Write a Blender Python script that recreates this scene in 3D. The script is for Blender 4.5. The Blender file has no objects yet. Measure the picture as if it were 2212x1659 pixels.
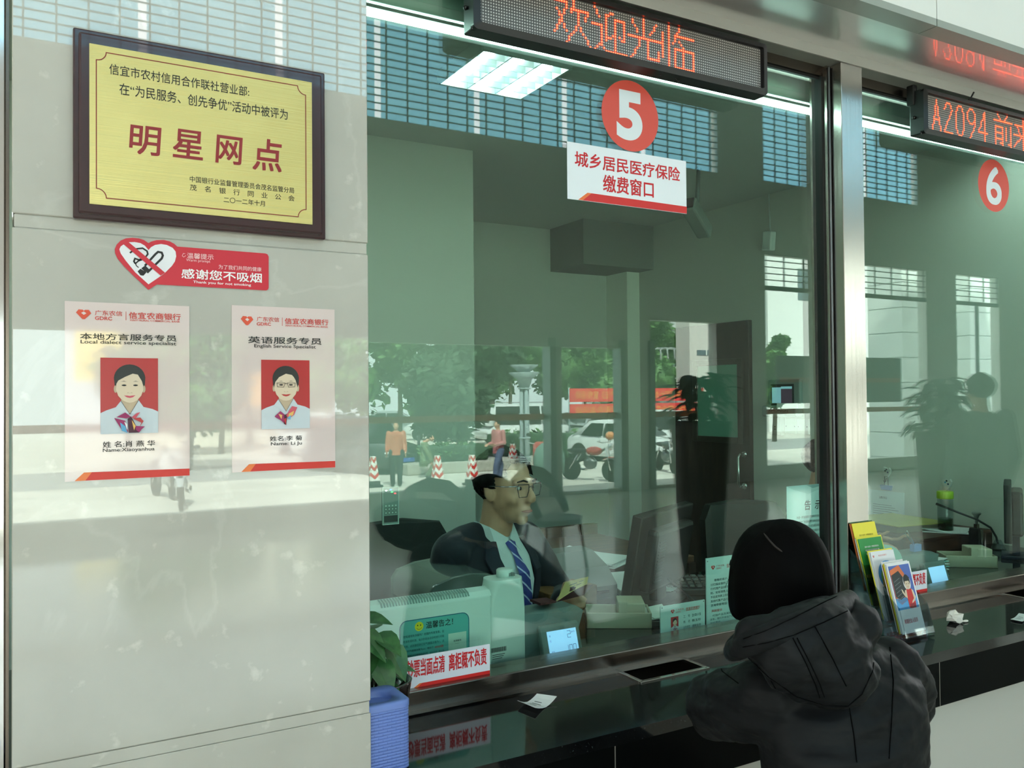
import bpy, bmesh, math, random
from math import sin, cos, tan, pi, radians, sqrt, atan2
from mathutils import Vector as V, Matrix as MX, Euler
random.seed(7)
SC = bpy.context.scene
COL = SC.collection
# ------------------------------------------------------------------ camera
FPX = 1854.0
YAW, PITCH, ROLL = radians(29.7365), radians(0.9055), radians(-0.5)
EYE = V((0, 0, 1.5))
_f = V((sin(YAW)*cos(PITCH), cos(YAW)*cos(PITCH), sin(PITCH)))
_r0 = V((cos(YAW), -sin(YAW), 0)); _u0 = _r0.cross(_f)
_r = _r0*cos(ROLL) + _u0*sin(ROLL); _u = -_r0*sin(ROLL) + _u0*cos(ROLL)
cd = bpy.data.cameras.new('camera'); cam = bpy.data.objects.new('camera', cd); COL.objects.link(cam)
cd.sensor_width = 36; cd.lens = FPX/2212*36; cd.clip_end = 300; cd.clip_start = 0.05
cam.matrix_world = MX(((_r.x, _u.x, -_f.x, EYE.x), (_r.y, _u.y, -_f.y, EYE.y), (_r.z, _u.z, -_f.z, EYE.z), (0, 0, 0, 1)))
SC.camera = cam
# ------------------------------------------------------------------ world, sun, exposure
w = bpy.data.worlds.new('sky'); SC.world = w; w.use_nodes = True
bg = w.node_tree.nodes['Background']
bg.inputs['Color'].default_value = (0.95, 0.97, 1.0, 1); bg.inputs['Strength'].default_value = 7.4
sd = bpy.data.lights.new('sun', 'SUN'); sd.energy = 30.0; sd.angle = radians(4); sd.color = (1, .96, .88)
so = bpy.data.objects.new('sun', sd); COL.objects.link(so)
so.rotation_euler = V((0.25, -0.75, -0.95)).to_track_quat('-Z', 'Y').to_euler()
vs = SC.view_settings
SC.display_settings.display_device = 'sRGB'
vs.view_transform = 'Standard'; vs.look = 'None'; vs.gamma = 1; vs.exposure = 0.0; vs.use_curve_mapping = False
cy = SC.cycles
cy.max_bounces = 9; cy.diffuse_bounces = 3; cy.glossy_bounces = 5; cy.transmission_bounces = 6; cy.transparent_max_bounces = 24
cy.caustics_reflective = False; cy.caustics_refractive = False; cy.sample_clamp_indirect = 4.0
cy.use_denoising = True

# ------------------------------------------------------------------ helpers: picture measurements to places in the room
def ray(px, py): return _f + _r*((px-1106)/FPX) - _u*((py-829.5)/FPX)
def at(px, py, y): d = ray(px, py); return EYE + d*(y/d.y)          # on the plane at depth y
def on(px, py, z): d = ray(px, py); return EYE + d*((z-EYE.z)/d.z)  # on the level z
def ax(px, py, x): d = ray(px, py); return EYE + d*(x/d.x)          # on the side plane x
YG = 1.95                                                            # the counter glass
def rf(px, py, yv): p = at(px, py, yv); return V((p.x, 2*YG-p.y, p.z))  # a thing in the lobby seen mirrored in the glass
def rfz(px, py, z): p = on(px, py, z); return V((p.x, 2*YG-p.y, p.z))

# ------------------------------------------------------------------ materials
def lin(c): return tuple(((v/255)/12.92 if v/255 <= .04045 else ((v/255+.055)/1.055)**2.4) for v in c)
MATS = {}
def M(name, rgb, rough=.5, metal=0, emit=0, ecol=None, coat=0, spec=None, bump=None, noise=None, sheen=0, aniso=0):
    if name in MATS: return MATS[name]
    m = bpy.data.materials.new(name); m.use_nodes = True; nt = m.node_tree; b = nt.nodes['Principled BSDF']
    c = (*lin(rgb), 1)
    b.inputs['Base Color'].default_value = c; b.inputs['Roughness'].default_value = rough; b.inputs['Metallic'].default_value = metal
    if spec is not None: b.inputs['Specular IOR Level'].default_value = spec
    if coat: b.inputs['Coat Weight'].default_value = coat; b.inputs['Coat Roughness'].default_value = .03
    if sheen: b.inputs['Sheen Weight'].default_value = sheen; b.inputs['Sheen Roughness'].default_value = .4
    if aniso: b.inputs['Anisotropic'].default_value = aniso
    if emit: b.inputs['Emission Color'].default_value = (*lin(ecol or rgb), 1); b.inputs['Emission Strength'].default_value = emit
    tc = None
    if bump or noise: tc = nt.nodes.new('ShaderNodeTexCoord')
    if noise:       # (scale, second colour, contrast lo, hi, detail, stretch)
        mp = nt.nodes.new('ShaderNodeMapping'); mp.inputs['Scale'].default_value = noise[5] if len(noise) > 5 else (1, 1, 1)
        n = nt.nodes.new('ShaderNodeTexNoise'); n.inputs['Scale'].default_value = noise[0]; n.inputs['Detail'].default_value = noise[4] if len(noise) > 4 else 4
        r = nt.nodes.new('ShaderNodeMapRange'); r.inputs['From Min'].default_value = noise[2]; r.inputs['From Max'].default_value = noise[3]
        x = nt.nodes.new('ShaderNodeMix'); x.data_type = 'RGBA'; x.inputs[6].default_value = c; x.inputs[7].default_value = (*lin(noise[1]), 1)
        nt.links.new(tc.outputs['Object'], mp.inputs[0]); nt.links.new(mp.outputs[0], n.inputs['Vector']); nt.links.new(n.outputs['Fac'], r.inputs['Value'])
        nt.links.new(r.outputs[0], x.inputs[0]); nt.links.new(x.outputs[2], b.inputs['Base Color'])
    if bump:        # (scale, strength, stretch, distance)
        mp = nt.nodes.new('ShaderNodeMapping'); mp.inputs['Scale'].default_value = bump[2] if len(bump) > 2 else (1, 1, 1)
        n = nt.nodes.new('ShaderNodeTexNoise'); n.inputs['Scale'].default_value = bump[0]; n.inputs['Detail'].default_value = 3
        bp = nt.nodes.new('ShaderNodeBump'); bp.inputs['Strength'].default_value = bump[1]; bp.inputs['Distance'].default_value = bump[3] if len(bump) > 3 else .01
        nt.links.new(tc.outputs['Object'], mp.inputs[0]); nt.links.new(mp.outputs[0], n.inputs['Vector']); nt.links.new(n.outputs['Fac'], bp.inputs['Height']); nt.links.new(bp.outputs[0], b.inputs['Normal'])
    MATS[name] = m; return m
def glass(name, tint, ior=1.5, rough=0.0, refl=(1, 1, 1)):
    m = bpy.data.materials.new(name); m.use_nodes = True; nt = m.node_tree; nt.nodes.clear()
    o = nt.nodes.new('ShaderNodeOutputMaterial'); mx = nt.nodes.new('ShaderNodeMixShader'); t = nt.nodes.new('ShaderNodeBsdfTransparent'); g = nt.nodes.new('ShaderNodeBsdfGlossy'); f = nt.nodes.new('ShaderNodeFresnel')
    t.inputs[0].default_value = (*lin(tint), 1); g.inputs['Roughness'].default_value = rough; g.inputs['Color'].default_value = (*refl, 1); 
    ge = nt.nodes.new('ShaderNodeNewGeometry'); mm = nt.nodes.new('ShaderNodeMapRange')      # the same reflection from both faces of the pane
    mm.inputs['To Min'].default_value = ior; mm.inputs['To Max'].default_value = 1/ior
    nt.links.new(ge.outputs['Backfacing'], mm.inputs['Value']); nt.links.new(mm.outputs[0], f.inputs[0])
    nt.links.new(f.outputs[0], mx.inputs[0]); nt.links.new(t.outputs[0], mx.inputs[1]); nt.links.new(g.outputs[0], mx.inputs[2]); nt.links.new(mx.outputs[0], o.inputs[0])
    MATS[name] = m; return m
def translucent(name, rgb, mix=.5):
    m = bpy.data.materials.new(name); m.use_nodes = True; nt = m.node_tree; nt.nodes.clear()
    o = nt.nodes.new('ShaderNodeOutputMaterial'); mx = nt.nodes.new('ShaderNodeMixShader'); t = nt.nodes.new('ShaderNodeBsdfTranslucent'); d = nt.nodes.new('ShaderNodeBsdfDiffuse')
    mx.inputs[0].default_value = mix
    for n in (t, d): n.inputs[0].default_value = (*lin(rgb), 1)
    nt.links.new(d.outputs[0], mx.inputs[1]); nt.links.new(t.outputs[0], mx.inputs[2]); nt.links.new(mx.outputs[0], o.inputs[0]); MATS[name] = m; return m

# ------------------------------------------------------------------ mesh builder
_GL = {}
def glyphs(s, bold):
    k = (s, bold)
    if k not in _GL:
        c = bpy.data.curves.new('lettering', 'FONT'); c.body = s; c.size = 1; c.dimensions = '2D'; c.fill_mode = 'FRONT'; c.resolution_u = 10 if len(s) == 1 and s.isascii() else 3; c.offset = bold
        o = bpy.data.objects.new('lettering', c); COL.objects.link(o)
        dg = bpy.context.evaluated_depsgraph_get(); e = o.evaluated_get(dg); me = e.to_mesh()
        vs_ = [(v.co.x, v.co.y) for v in me.vertices]; fs = [tuple(p.vertices) for p in me.polygons]
        e.to_mesh_clear(); bpy.data.objects.remove(o); bpy.data.curves.remove(c)
        xs = [v[0] for v in vs_]; ys = [v[1] for v in vs_]
        _GL[k] = (vs_, fs, (min(xs), min(ys), max(xs), max(ys)))
    return _GL[k]
class MB:
    def __init__(s): s.bm = bmesh.new(); s.ms = []
    def mi(s, m):
        if m not in s.ms: s.ms.append(m)
        return s.ms.index(m)
    def _fin(s, faces, m, smooth=False):
        i = s.mi(m)
        for f in faces: f.material_index = i; f.smooth = smooth
    def obox(s, c, size, m, R=None, bev=0, seg=2):
        mat = MX.Translation(V(c)) @ ((R.to_4x4() if R is not None else MX.Identity(4)) @ MX.Diagonal((*size, 1)))
        r = bmesh.ops.create_cube(s.bm, size=1, matrix=mat); vs_ = r['verts']
        fs = list({f for v in vs_ for f in v.link_faces})
        if bev:
            es = list({e for v in vs_ for e in v.link_edges})
            rr = bmesh.ops.bevel(s.bm, geom=es, offset=bev, segments=seg, affect='EDGES', profile=.5)
            vs2 = {v for f in rr['faces'] for v in f.verts}; fs = list({f for v in vs2 for f in v.link_faces} | set(rr['faces']))
        s._fin(fs, m, False); return s
    def box(s, x0, x1, y0, y1, z0, z1, m, bev=0, seg=2):
        return s.obox(((x0+x1)/2, (y0+y1)/2, (z0+z1)/2), (abs(x1-x0), abs(y1-y0), abs(z1-z0)), m, None, bev, seg)
    def poly(s, pts, m):
        f = s.bm.faces.new([s.bm.verts.new(p) for p in pts]); s._fin([f], m); return s
    def prism(s, pts, vec, m, smooth=False):
        vec = V(vec); a = [s.bm.verts.new(V(p)) for p in pts]; b = [s.bm.verts.new(V(p)+vec) for p in pts]; n = len(a)
        fs = [s.bm.faces.new(a[::-1]), s.bm.faces.new(b)]
        sd = [s.bm.faces.new((a[i], a[(i+1) % n], b[(i+1) % n], b[i])) for i in range(n)]
        s._fin(fs, m); s._fin(sd, m, smooth); return s
    def loft(s, rings, m, cap=True, smooth=True, closed=True):
        rs = [[s.bm.verts.new(V(p)) for p in r] for r in rings]; fs = []
        n = len(rs[0])
        for a, b in zip(rs, rs[1:]):
            for i in range(n if closed else n-1): fs.append(s.bm.faces.new((a[i], a[(i+1) % n], b[(i+1) % n], b[i])))
        s._fin(fs, m, smooth)
        if cap and closed: s._fin([s.bm.faces.new(rs[0][::-1]), s.bm.faces.new(rs[-1])], m)
        return s
    def tube(s, pts, r, m, n=8, cap=True, sq=None):
        pts = [V(p) for p in pts]; rings = []; up = None
        for i, p in enumerate(pts):
            t = (pts[min(i+1, len(pts)-1)] - pts[max(i-1, 0)]).normalized()
            if up is None: up = V((0, 0, 1)) if abs(t.z) < .9 else V((1, 0, 0))
            a = t.cross(up).normalized(); b = a.cross(t).normalized(); up = b
            rr = r[i] if isinstance(r, (list, tuple)) else r
            ra, rb = rr if isinstance(rr, (list, tuple)) else (rr, rr)
            rings.append([p + a*cos(2*pi*k/n)*ra + b*sin(2*pi*k/n)*rb for k in range(n)])
        return s.loft(rings, m, cap)
    def lathe(s, o, prof, m, n=24, R=None, cap=True):
        o = V(o); rings = []
        for r, z in prof:
            ring = []
            for k in range(n):
                p = V((r*cos(2*pi*k/n), r*sin(2*pi*k/n), z)); ring.append(o + (R @ p if R is not None else p))
            rings.append(ring)
        return s.loft(rings, m, cap)
    def ell(s, c, rad, m, R=None, u=16, v=10):
        mat = MX.Translation(V(c)) @ ((R.to_4x4() if R is not None else MX.Identity(4)) @ MX.Diagonal((*rad, 1)))
        r = bmesh.ops.create_uvsphere(s.bm, u_segments=u, v_segments=v, radius=1, matrix=mat)
        s._fin(list({f for q in r['verts'] for f in q.link_faces}), m, True); return s
    def build(s, name, parent=None, rec=True):
        if rec: bmesh.ops.recalc_face_normals(s.bm, faces=s.bm.faces)
        me = bpy.data.meshes.new(name); s.bm.to_mesh(me); s.bm.free()
        for m in s.ms: me.materials.append(m)
        o = bpy.data.objects.new(name, me); COL.objects.link(o)
        if parent is not None:
            o.parent = parent; o.matrix_parent_inverse = parent.matrix_world.inverted()
        return o
class Art:      # flat printing on a face: origin, right, up, outward
    def __init__(s, mb, o, ux=(1, 0, 0), uz=(0, 0, 1)):
        s.mb = mb; s.o = V(o); s.ux = V(ux).normalized(); s.uz = V(uz).normalized(); s.n = s.ux.cross(s.uz)
    def p(s, x, y, l=1): return s.o + s.ux*x + s.uz*y + s.n*(.0004*l)
    def poly(s, pts, m, l=1): s.mb.poly([s.p(x, y, l) for x, y in pts], m); return s
    def rect(s, x, y, w, h, m, l=1): return s.poly([(x, y), (x+w, y), (x+w, y+h), (x, y+h)], m, l)
    def ell(s, x, y, rx, ry, m, l=1, n=28, a0=0, a1=2*pi): return s.poly([(x+rx*cos(a0+(a1-a0)*k/n), y+ry*sin(a0+(a1-a0)*k/n)) for k in range(n + (0 if a1-a0 > 6.28 else 1))], m, l)
    def line(s, pts, wd, m, l=1, closed=False):
        pts = [V((*q, 0)) for q in pts]; n = len(pts); L = []; R = []
        for i, q in enumerate(pts):
            a = pts[i-1] if (i > 0 or closed) else q; b = pts[(i+1) % n] if (i < n-1 or closed) else q
            d1 = (q-a).normalized() if a != q else (b-q).normalized(); d2 = (b-q).normalized() if b != q else d1
            n1 = V((-d1.y, d1.x, 0)); n2 = V((-d2.y, d2.x, 0)); mtr = n1+n2
            mtr = mtr/(max(.3, mtr.length_squared/2)) if mtr.length > 1e-6 else n1
            L.append(q+mtr*wd/2); R.append(q-mtr*wd/2)
        for i in range(n if closed else n-1):
            j = (i+1) % n; s.poly([(R[i].x, R[i].y), (R[j].x, R[j].y), (L[j].x, L[j].y), (L[i].x, L[i].y)], m, l)
        return s
    def text(s, t, x, y, wd, h, m, l=1, bold=.0, skew=0):
        plain = t.isascii() and t != '6'; vs_, fs, (a, b, c, d) = glyphs(t, bold if plain else 0)
        if bold and not plain and l == int(l):      # heavier strokes: the same letters set again a hair apart
            e = bold*.55*h
            for k, (dx, dy) in enumerate(((-e, -e), (e, -e), (-e, e), (e, e))): s.text(t, x+dx*.9, y+dy*.9, wd, h, m, l+.13+.17*k, bold, skew)
            return s
        bm = s.mb.bm; vv = [bm.verts.new(s.p(x+(q[0]-a)/(c-a)*wd + skew*(q[1]-b)/(d-b)*h, y+(q[1]-b)/(d-b)*h, l)) for q in vs_]
        i = s.mb.mi(m)
        for f in fs:
            try: g = bm.faces.new([vv[k] for k in f]); g.material_index = i
            except ValueError: pass
        return s
def empty(name, loc=(0, 0, 0), rz=0):
    o = bpy.data.objects.new(name, None); COL.objects.link(o); o.empty_display_size = .1
    o.location = loc; o.rotation_euler = (0, 0, rz); bpy.context.view_layer.update(); return o
def tag(o, label, cat, group=None):
    o['label'] = label; o['category'] = cat
    if group: o['group'] = group
    return o
def struct(o): o['kind'] = 'structure'; return o
def thing(name, label, cat, loc=(0, 0, 0), rz=0, group=None): return tag(empty(name, loc, rz), label, cat, group)
def copy_tree(o, parent=None):
    c = o.copy(); COL.objects.link(c)
    if parent is not None: c.parent = parent
    for ch in list(o.children): copy_tree(ch, c)
    return c
def remeshed(mb, name, parent, m, vox=.008, smooth=4, loc=None):     # one continuous surface out of overlapping volumes
    o = mb.build(name, None, True)
    r = o.modifiers.new('r', 'REMESH'); r.mode = 'VOXEL'; r.voxel_size = vox
    k = o.modifiers.new('s', 'SMOOTH'); k.iterations = smooth; k.factor = .5
    dg = bpy.context.evaluated_depsgraph_get(); me = bpy.data.meshes.new_from_object(o.evaluated_get(dg))
    old = o.data; o.modifiers.clear(); o.data = me; bpy.data.meshes.remove(old)
    me.materials.clear(); me.materials.append(m)
    for p in me.polygons: p.use_smooth = True; p.material_index = 0
    if parent is not None: o.parent = parent; o.matrix_parent_inverse = parent.matrix_world.inverted()
    return o
def RZ(a): return MX.Rotation(a, 3, 'Z')
def RX(a): return MX.Rotation(a, 3, 'X')
def RY(a): return MX.Rotation(a, 3, 'Y')
def rrect(x, y, w, h, r, n=5):
    out = []
    for cx, cy_, a in ((x+w-r, y+r, -pi/2), (x+w-r, y+h-r, 0), (x+r, y+h-r, pi/2), (x+r, y+r, pi)):
        out += [(cx+r*cos(a+pi/2*k/n), cy_+r*sin(a+pi/2*k/n)) for k in range(n+1)]
    return out

# ------------------------------------------------------------------ shared materials
white = M('white_paint', (225, 226, 222), .6)
wallm = M('booth_wall_paint', (205, 208, 196), .7)
ceilm = M('ceiling_paint', (210, 212, 205), .8)
steel = M('brushed_steel', (178, 172, 166), .22, 1, bump=(60, .05, (1, 1, .02)))
steel_s = M('polished_steel', (190, 188, 186), .09, 1, bump=(3, .05, (1, 1, .6)))
steel_d = M('dark_steel', (110, 100, 92), .25, 1)
chrome = M('chrome', (215, 215, 215), .08, 1)
black = M('black_plastic', (18, 19, 21), .4)
black_m = M('matt_black', (10, 11, 12), .7)
charcoal = M('charcoal_plastic', (44, 48, 50), .45)
greyp = M('grey_plastic', (112, 120, 118), .5)
beige = M('beige_plastic', (176, 174, 150), .5)
whitep = M('white_plastic', (222, 230, 226), .4)
paper = M('white_paper', (232, 234, 234), .8)
red = M('signal_red', (214, 40, 38), .45)
redtxt = M('red_print', (205, 32, 40), .6)
orange = M('orange_print', (236, 120, 60), .5)
blk = M('black_print', (22, 22, 24), .6)
greytxt = M('grey_print', (90, 96, 98), .7)
gold_txt = M('dark_red_print', (128, 22, 22), .5)
wood = M('brown_wood', (92, 58, 36), .45, noise=(6, (66, 40, 24), .35, .65, 5, (1, 6, 6)))
wood_d = M('dark_wood', (58, 42, 34), .4, noise=(5, (44, 31, 26), .35, .65, 5, (6, 6, .8)))
apron_m = M('dark_granite_front', (6, 8, 8), .4, spec=.04, noise=(300, (30, 34, 34), .7, .8, 2))
blacks = M('black_granite', (12, 14, 15), .06, noise=(260, (60, 66, 68), .68, .78, 2), spec=.5)
marble = M('cream_marble', (186, 184, 176), .012, noise=(4, (174, 172, 164), .35, .68, 8), spec=.95)
skin = M('skin', (196, 150, 122), .5)
hairm = M('black_hair', (9, 9, 9), .5, spec=.12)
lobm = M('lobby_wall_paint', (214, 214, 206), .75)
pane = glass('counter_glass', (238, 251, 246), 1.55)
pane_o = glass('street_glass', (240, 248, 245), 1.3)
acryl = glass('clear_acrylic', (222, 230, 232), 1.45, .02)
def marble_nodes():
    nt = marble.node_tree; b = nt.nodes['Principled BSDF']; tc = nt.nodes.new('ShaderNodeTexCoord')
    n = nt.nodes.new('ShaderNodeTexNoise'); n.inputs['Scale'].default_value = 2.6; n.inputs['Detail'].default_value = 12; n.inputs['Distortion'].default_value = .5
    r = nt.nodes.new('ShaderNodeValToRGB'); e = r.color_ramp.elements
    e[0].position = .485; e[0].color = (0, 0, 0, 1); e[1].position = .5; e[1].color = (1, 1, 1, 1); q = e.new(.515); q.color = (0, 0, 0, 1)
    x = nt.nodes.new('ShaderNodeMix'); x.data_type = 'RGBA'; x.inputs[7].default_value = (*lin((224, 224, 218)), 1)
    k = nt.nodes.new('ShaderNodeMath'); k.operation = 'MULTIPLY'; k.inputs[1].default_value = .12
    src = b.inputs['Base Color'].links[0].from_socket
    nt.links.new(tc.outputs['Object'], n.inputs['Vector']); nt.links.new(n.outputs['Fac'], r.inputs[0]); nt.links.new(r.outputs[0], k.inputs[0]); nt.links.new(k.outputs[0], x.inputs[0])
    nt.links.new(src, x.inputs[6]); 
    n2 = nt.nodes.new('ShaderNodeTexNoise'); n2.inputs['Scale'].default_value = 26; n2.inputs['Detail'].default_value = 5; r2 = nt.nodes.new('ShaderNodeMapRange'); r2.inputs['From Min'].default_value = .64; r2.inputs['From Max'].default_value = .74; r2.inputs['To Max'].default_value = .4
    x2 = nt.nodes.new('ShaderNodeMix'); x2.data_type = 'RGBA'; x2.inputs[7].default_value = (*lin((222, 220, 212)), 1)
    nt.links.new(tc.outputs['Object'], n2.inputs['Vector']); nt.links.new(n2.outputs['Fac'], r2.inputs['Value']); nt.links.new(r2.outputs[0], x2.inputs[0]); nt.links.new(x.outputs[2], x2.inputs[6]); nt.links.new(x2.outputs[2], b.inputs['Base Color'])
marble_nodes()
# ================================================================== the setting
ZC = .754
def S(name, mb): return struct(mb.build(name))
floor_m = M('lobby_tiles', (196, 190, 178), .12, noise=(1.2, (186, 178, 166), .3, .7, 5))
b = MB(); b.box(-8, 22, -7.3, 1.62, -.12, 0, floor_m); S('floor_lobby', b)
b = MB(); b.box(-3, 4.5, 1.62, 5.8, -.12, 0, M('booth_tiles', (150, 150, 142), .3)); S('floor_booth', b)
b = MB(); b.box(-8, 22, -7.3, 5.8, 7.6, 7.75, ceilm); S('ceiling_lobby', b)
b = MB(); b.box(-3, 4.3, 1.99, 5.7, 2.8, 2.9, ceilm); S('ceiling_booth', b)
b = MB(); b.box(-3, 4.3, 5.6, 5.7, 0, 7.6, wallm)
S('wall_booth_back', b)
b = MB(); b.box(3.55, 4.2, 5.15, 5.6, 2.47, 2.8, M('beam_grey', (120, 126, 118), .8)); S('trim_beam', b)
b = MB(); b.box(4.08, 4.2, 5.33, 5.6, 0, 2.8, M('lit_corner_white', (240, 242, 228), .6)); S('trim_lit_corner', b)  # lit strip at the wall corner, its brightness put into a paler paint
b = MB(); b.box(4.2, 4.3, 1.97, 5.6, 0, 7.6, wallm); S('wall_booth_right', b)
b = MB(); b.box(-3, 2.06, 4.0, 5.6, 0, 2.8, wallm); S('wall_booth_partition', b)
b = MB(); b.box(-3.1, -3, 1.6, 5.7, 0, 7.6, wallm); S('wall_booth_left', b)
b = MB(); b.box(-8.1, -8, -7.3, 1.6, 0, 7.6, lobm); S('wall_lobby_left', b)
b = MB(); b.box(22, 22.1, -7.3, 5.8, 0, 7.6, lobm); S('wall_lobby_right', b)
b = MB(); b.box(4.2, 22, 1.6, 1.75, 0, 7.6, lobm); S('wall_lobby_front', b)
# marble pier: slabs with two narrow recessed bands
b = MB(); x0, x1 = -.014, .591
b.box(x0+.004, x1-.002, 1.604, 2.3, 0, 7.6, M('marble_joint', (176, 176, 168), .4))
for z0, z1 in ((0, .888), (.912, 1.783), (1.806, 2.9), (2.92, 7.6)): b.box(x0, x1, 1.6, 1.85, z0, z1, marble, .0015, 1)
b.box(x0+.003, x1-.003, 1.6015, 1.7, .8895, .9105, marble); b.box(x0+.003, x1-.003, 1.6025, 1.7, 1.7845, 1.8045, marble)
S('wall_left', b)
# granite counter with a slot under the glass in front of each teller
def counter(x0, x1, holes):
    b = MB(); yb = 2.78; xs = [x0]
    for h0, h1 in holes: xs += [h0, h1]
    xs.append(x1)
    for i in range(0, len(xs), 2): b.box(xs[i], xs[i+1], 1.556, yb, ZC-.03, ZC, blacks)
    for h0, h1 in holes:
        b.box(h0, h1, 1.556, 1.805, ZC-.03, ZC, blacks); b.box(h0, h1, 2.1, yb, ZC-.03, ZC, blacks)
    b.box(x0, x1, 1.557, 1.59, .597, ZC-.03, apron_m)
    for k in range(int((x1-x0)/.58)+1):
        xj = 2.305 + .58*(k-6)
        if x0 < xj < x1: b.box(xj-.0012, xj+.0012, 1.5565, 1.557, .597, ZC-.001, M('joint', (120, 116, 108), .6))
    b.box(x0, x1, 1.62, 1.7, .1, .62, M('counter_front', (182, 180, 172), .25))
    b.box(x0, x1, 1.66, 1.7, 0, .1, steel_d); b.box(x0, x1, yb-.05, yb, 0, ZC-.03, M('desk_front', (150, 148, 140), .5))
    return b
HOLES = ((1.41, 1.622), (3.168, 3.38))
b = counter(.591, 4.2, HOLES); S('trim_counter', b)
b = counter(-3, -.014, ()); S('trim_counter_2', b)
# steel rail on the counter, glass panes, post and head
b = MB()
b.box(.55, 4.2, 1.90, 1.99, ZC, .804, M('rail_steel', (138, 128, 120), .24, 1, bump=(60, .05, (.02, 1, 1))), .003); b.box(.591, 4.2, 1.876, 1.90, ZC, ZC+.004, steel_s); S('trim_1', b)
GH = 2.55
def paneobj(n, x0, x1):
    b = MB(); b.box(x0, x1, 1.944, 1.956, .80, GH, pane); S('window_%d' % n, b)
paneobj(1, .56, 2.286); paneobj(2, 2.41, 4.2)
b = MB(); b.box(-3, -.1, 1.944, 1.956, .80, GH, pane); S('window_3', b)
b = MB()                                                       # steel post between the two windows with its jamb and rubber seal
b.box(2.308, 2.410, 1.870, 1.97, ZC, 2.58, steel, .002)
b.box(2.292, 2.308, 1.915, 1.985, ZC+.05, 2.58, steel)
b.box(2.284, 2.292, 1.93, 1.97, ZC+.05, GH+.01, black_m)
b.tube([(2.30, 1.912, .80), (2.30, 1.912, 2.575)], .0035, M('grey_seal', (126, 128, 132), .4))
b.ell((2.412, 1.9, 2.42), (.012, .012, .014), steel_s); S('trim_post', b)
b = MB()
b.box(.56, 4.2, 1.93, 1.985, GH, 2.582, steel_d); b.box(.56, 4.2, 1.94, 1.95, GH-.008, GH, black_m)
S('trim_head', b)
soffit = M('grey_green_enamel', (148, 154, 146), .35)
b = MB()
b.box(.591, 4.2, 1.872, 1.985, 2.582, 2.6, soffit)
b.box(.591, 4.2, 1.866, 1.872, 2.58, 2.612, M('satin_edge', (196, 194, 188), .35, .6))
S('trim_soffit_edge', b)
b = MB(); b.box(.591, 4.2, 1.64, 1.866, 2.612, 2.63, M('mirror_steel', (226, 222, 220), .36, 1, coat=1)); S('trim_soffit', b)
b = MB()
for a, c in ((.591, 2.388), (2.392, 4.2)):
    b.box(a, c, 1.588, 1.652, 2.606, 2.63, soffit); b.box(a, c, 1.588, 1.64, 2.628, 7.6, white)
S('wall_fascia', b)
# the window beside the pier on its other side: steel post and head
b = MB(); b.box(-.11, -.024, 1.72, 1.82, 0, 2.58, steel_s, .003); b.box(-.024, -.019, 1.7, 1.73, 0, 2.6, steel_d); b.box(-3, -.11, 1.9, 1.99, ZC, .804, steel); b.box(-3, -.1, 1.588, 1.9, 2.58, 7.6, white); S('trim_2', b)

# ------------------------------------------------------------------ lobby window wall behind the camera (seen in the glass and the marble)
WY = -7.1
def wx(px): return rf(px, 800, 11).x
grille_m = M('window_bars', (70, 84, 92), .5)
shade = translucent('blue_shade', (146, 212, 238), .8)
def pierced(x0, x1, z0, z1, y0, y1, holes, m):
    b = MB(); xs = sorted({x0, x1, *[h[0] for h in holes], *[h[1] for h in holes]})
    xs = [x for x in xs if x0 <= x <= x1]
    for a, c in zip(xs, xs[1:]):
        hz = sorted((h[2], h[3]) for h in holes if h[0] <= a+1e-6 and h[1] >= c-1e-6); z = z0
        for p, q in hz:
            if p > z: b.box(a, c, y0, y1, z, p, m)
            z = q
        if z < z1: b.box(a, c, y0, y1, z, z1, m)
    return b
LOW = [(-6.5, -1.2, .22, 2.27), (-1.0, wx(1190), .22, 2.27), (wx(1213), wx(1342), .05, 2.27), (wx(1405), wx(1548), .05, 2.75), (wx(1655), wx(2003), .25, 4.03), (wx(2068), wx(2160), .25, 4.03)]
UP = [(-6.5, wx(1556), 5.33, 7.3), (wx(1655), wx(1988), 5.33, 7.3)]
b = pierced(-8, 22, 0, 7.6, WY-.2, WY, LOW+UP, lobm); S('wall_window', b)
b = MB()
for (a, c, z0, z1) in UP:
    n = max(1, round((c-a)/1.55)); st = (c-a)/n
    for k in range(n): b.poly([(a+k*st+.045, WY-.11, z0), (a+(k+1)*st-.045, WY-.11, z0), (a+(k+1)*st-.045, WY-.11, z1), (a+k*st+.045, WY-.11, z1)], shade)
S('window_4', b)
b = MB()
for (a, c, z0, z1) in UP:
    z = z0
    while z < z1: b.box(a, c, WY-.03, WY-.012, z-.008, z+.008, grille_m); z += .105
    x = a
    while x < c: b.box(x-.01, x+.01, WY-.035, WY-.015, z0, z1, grille_m); x += .31
for (a, c, z0, z1) in LOW[4:]:
    z = 3.45
    b.box(a, c, WY-.05, WY-.01, 3.38, 3.46, grille_m)
    while z < z1: b.box(a, c, WY-.03, WY-.012, z-.008, z+.008, grille_m); z += .115
    x = a
    while x < c: b.box(x-.01, x+.01, WY-.035, WY-.015, 3.4, z1, grille_m); x += .5
    b.box((a+c)/2-.03, (a+c)/2+.03, WY-.06, WY-.01, z0, 3.4, grille_m)
S('trim_window_bars', b)
b = MB()
for (a, c, z0, z1) in LOW: b.box(a, c, WY-.125, WY-.12, z0, z1, pane_o)
S('window_5', b)
b = MB(); orange_band = M('orange_band', (226, 130, 86), .6)
for (a, c, z0, z1) in LOW[:5]:
    b.box(a, c, WY-.1195, WY-.1185, 1.16, 1.25, orange_band)
S('trim_window_band', b)
b = MB()
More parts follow.
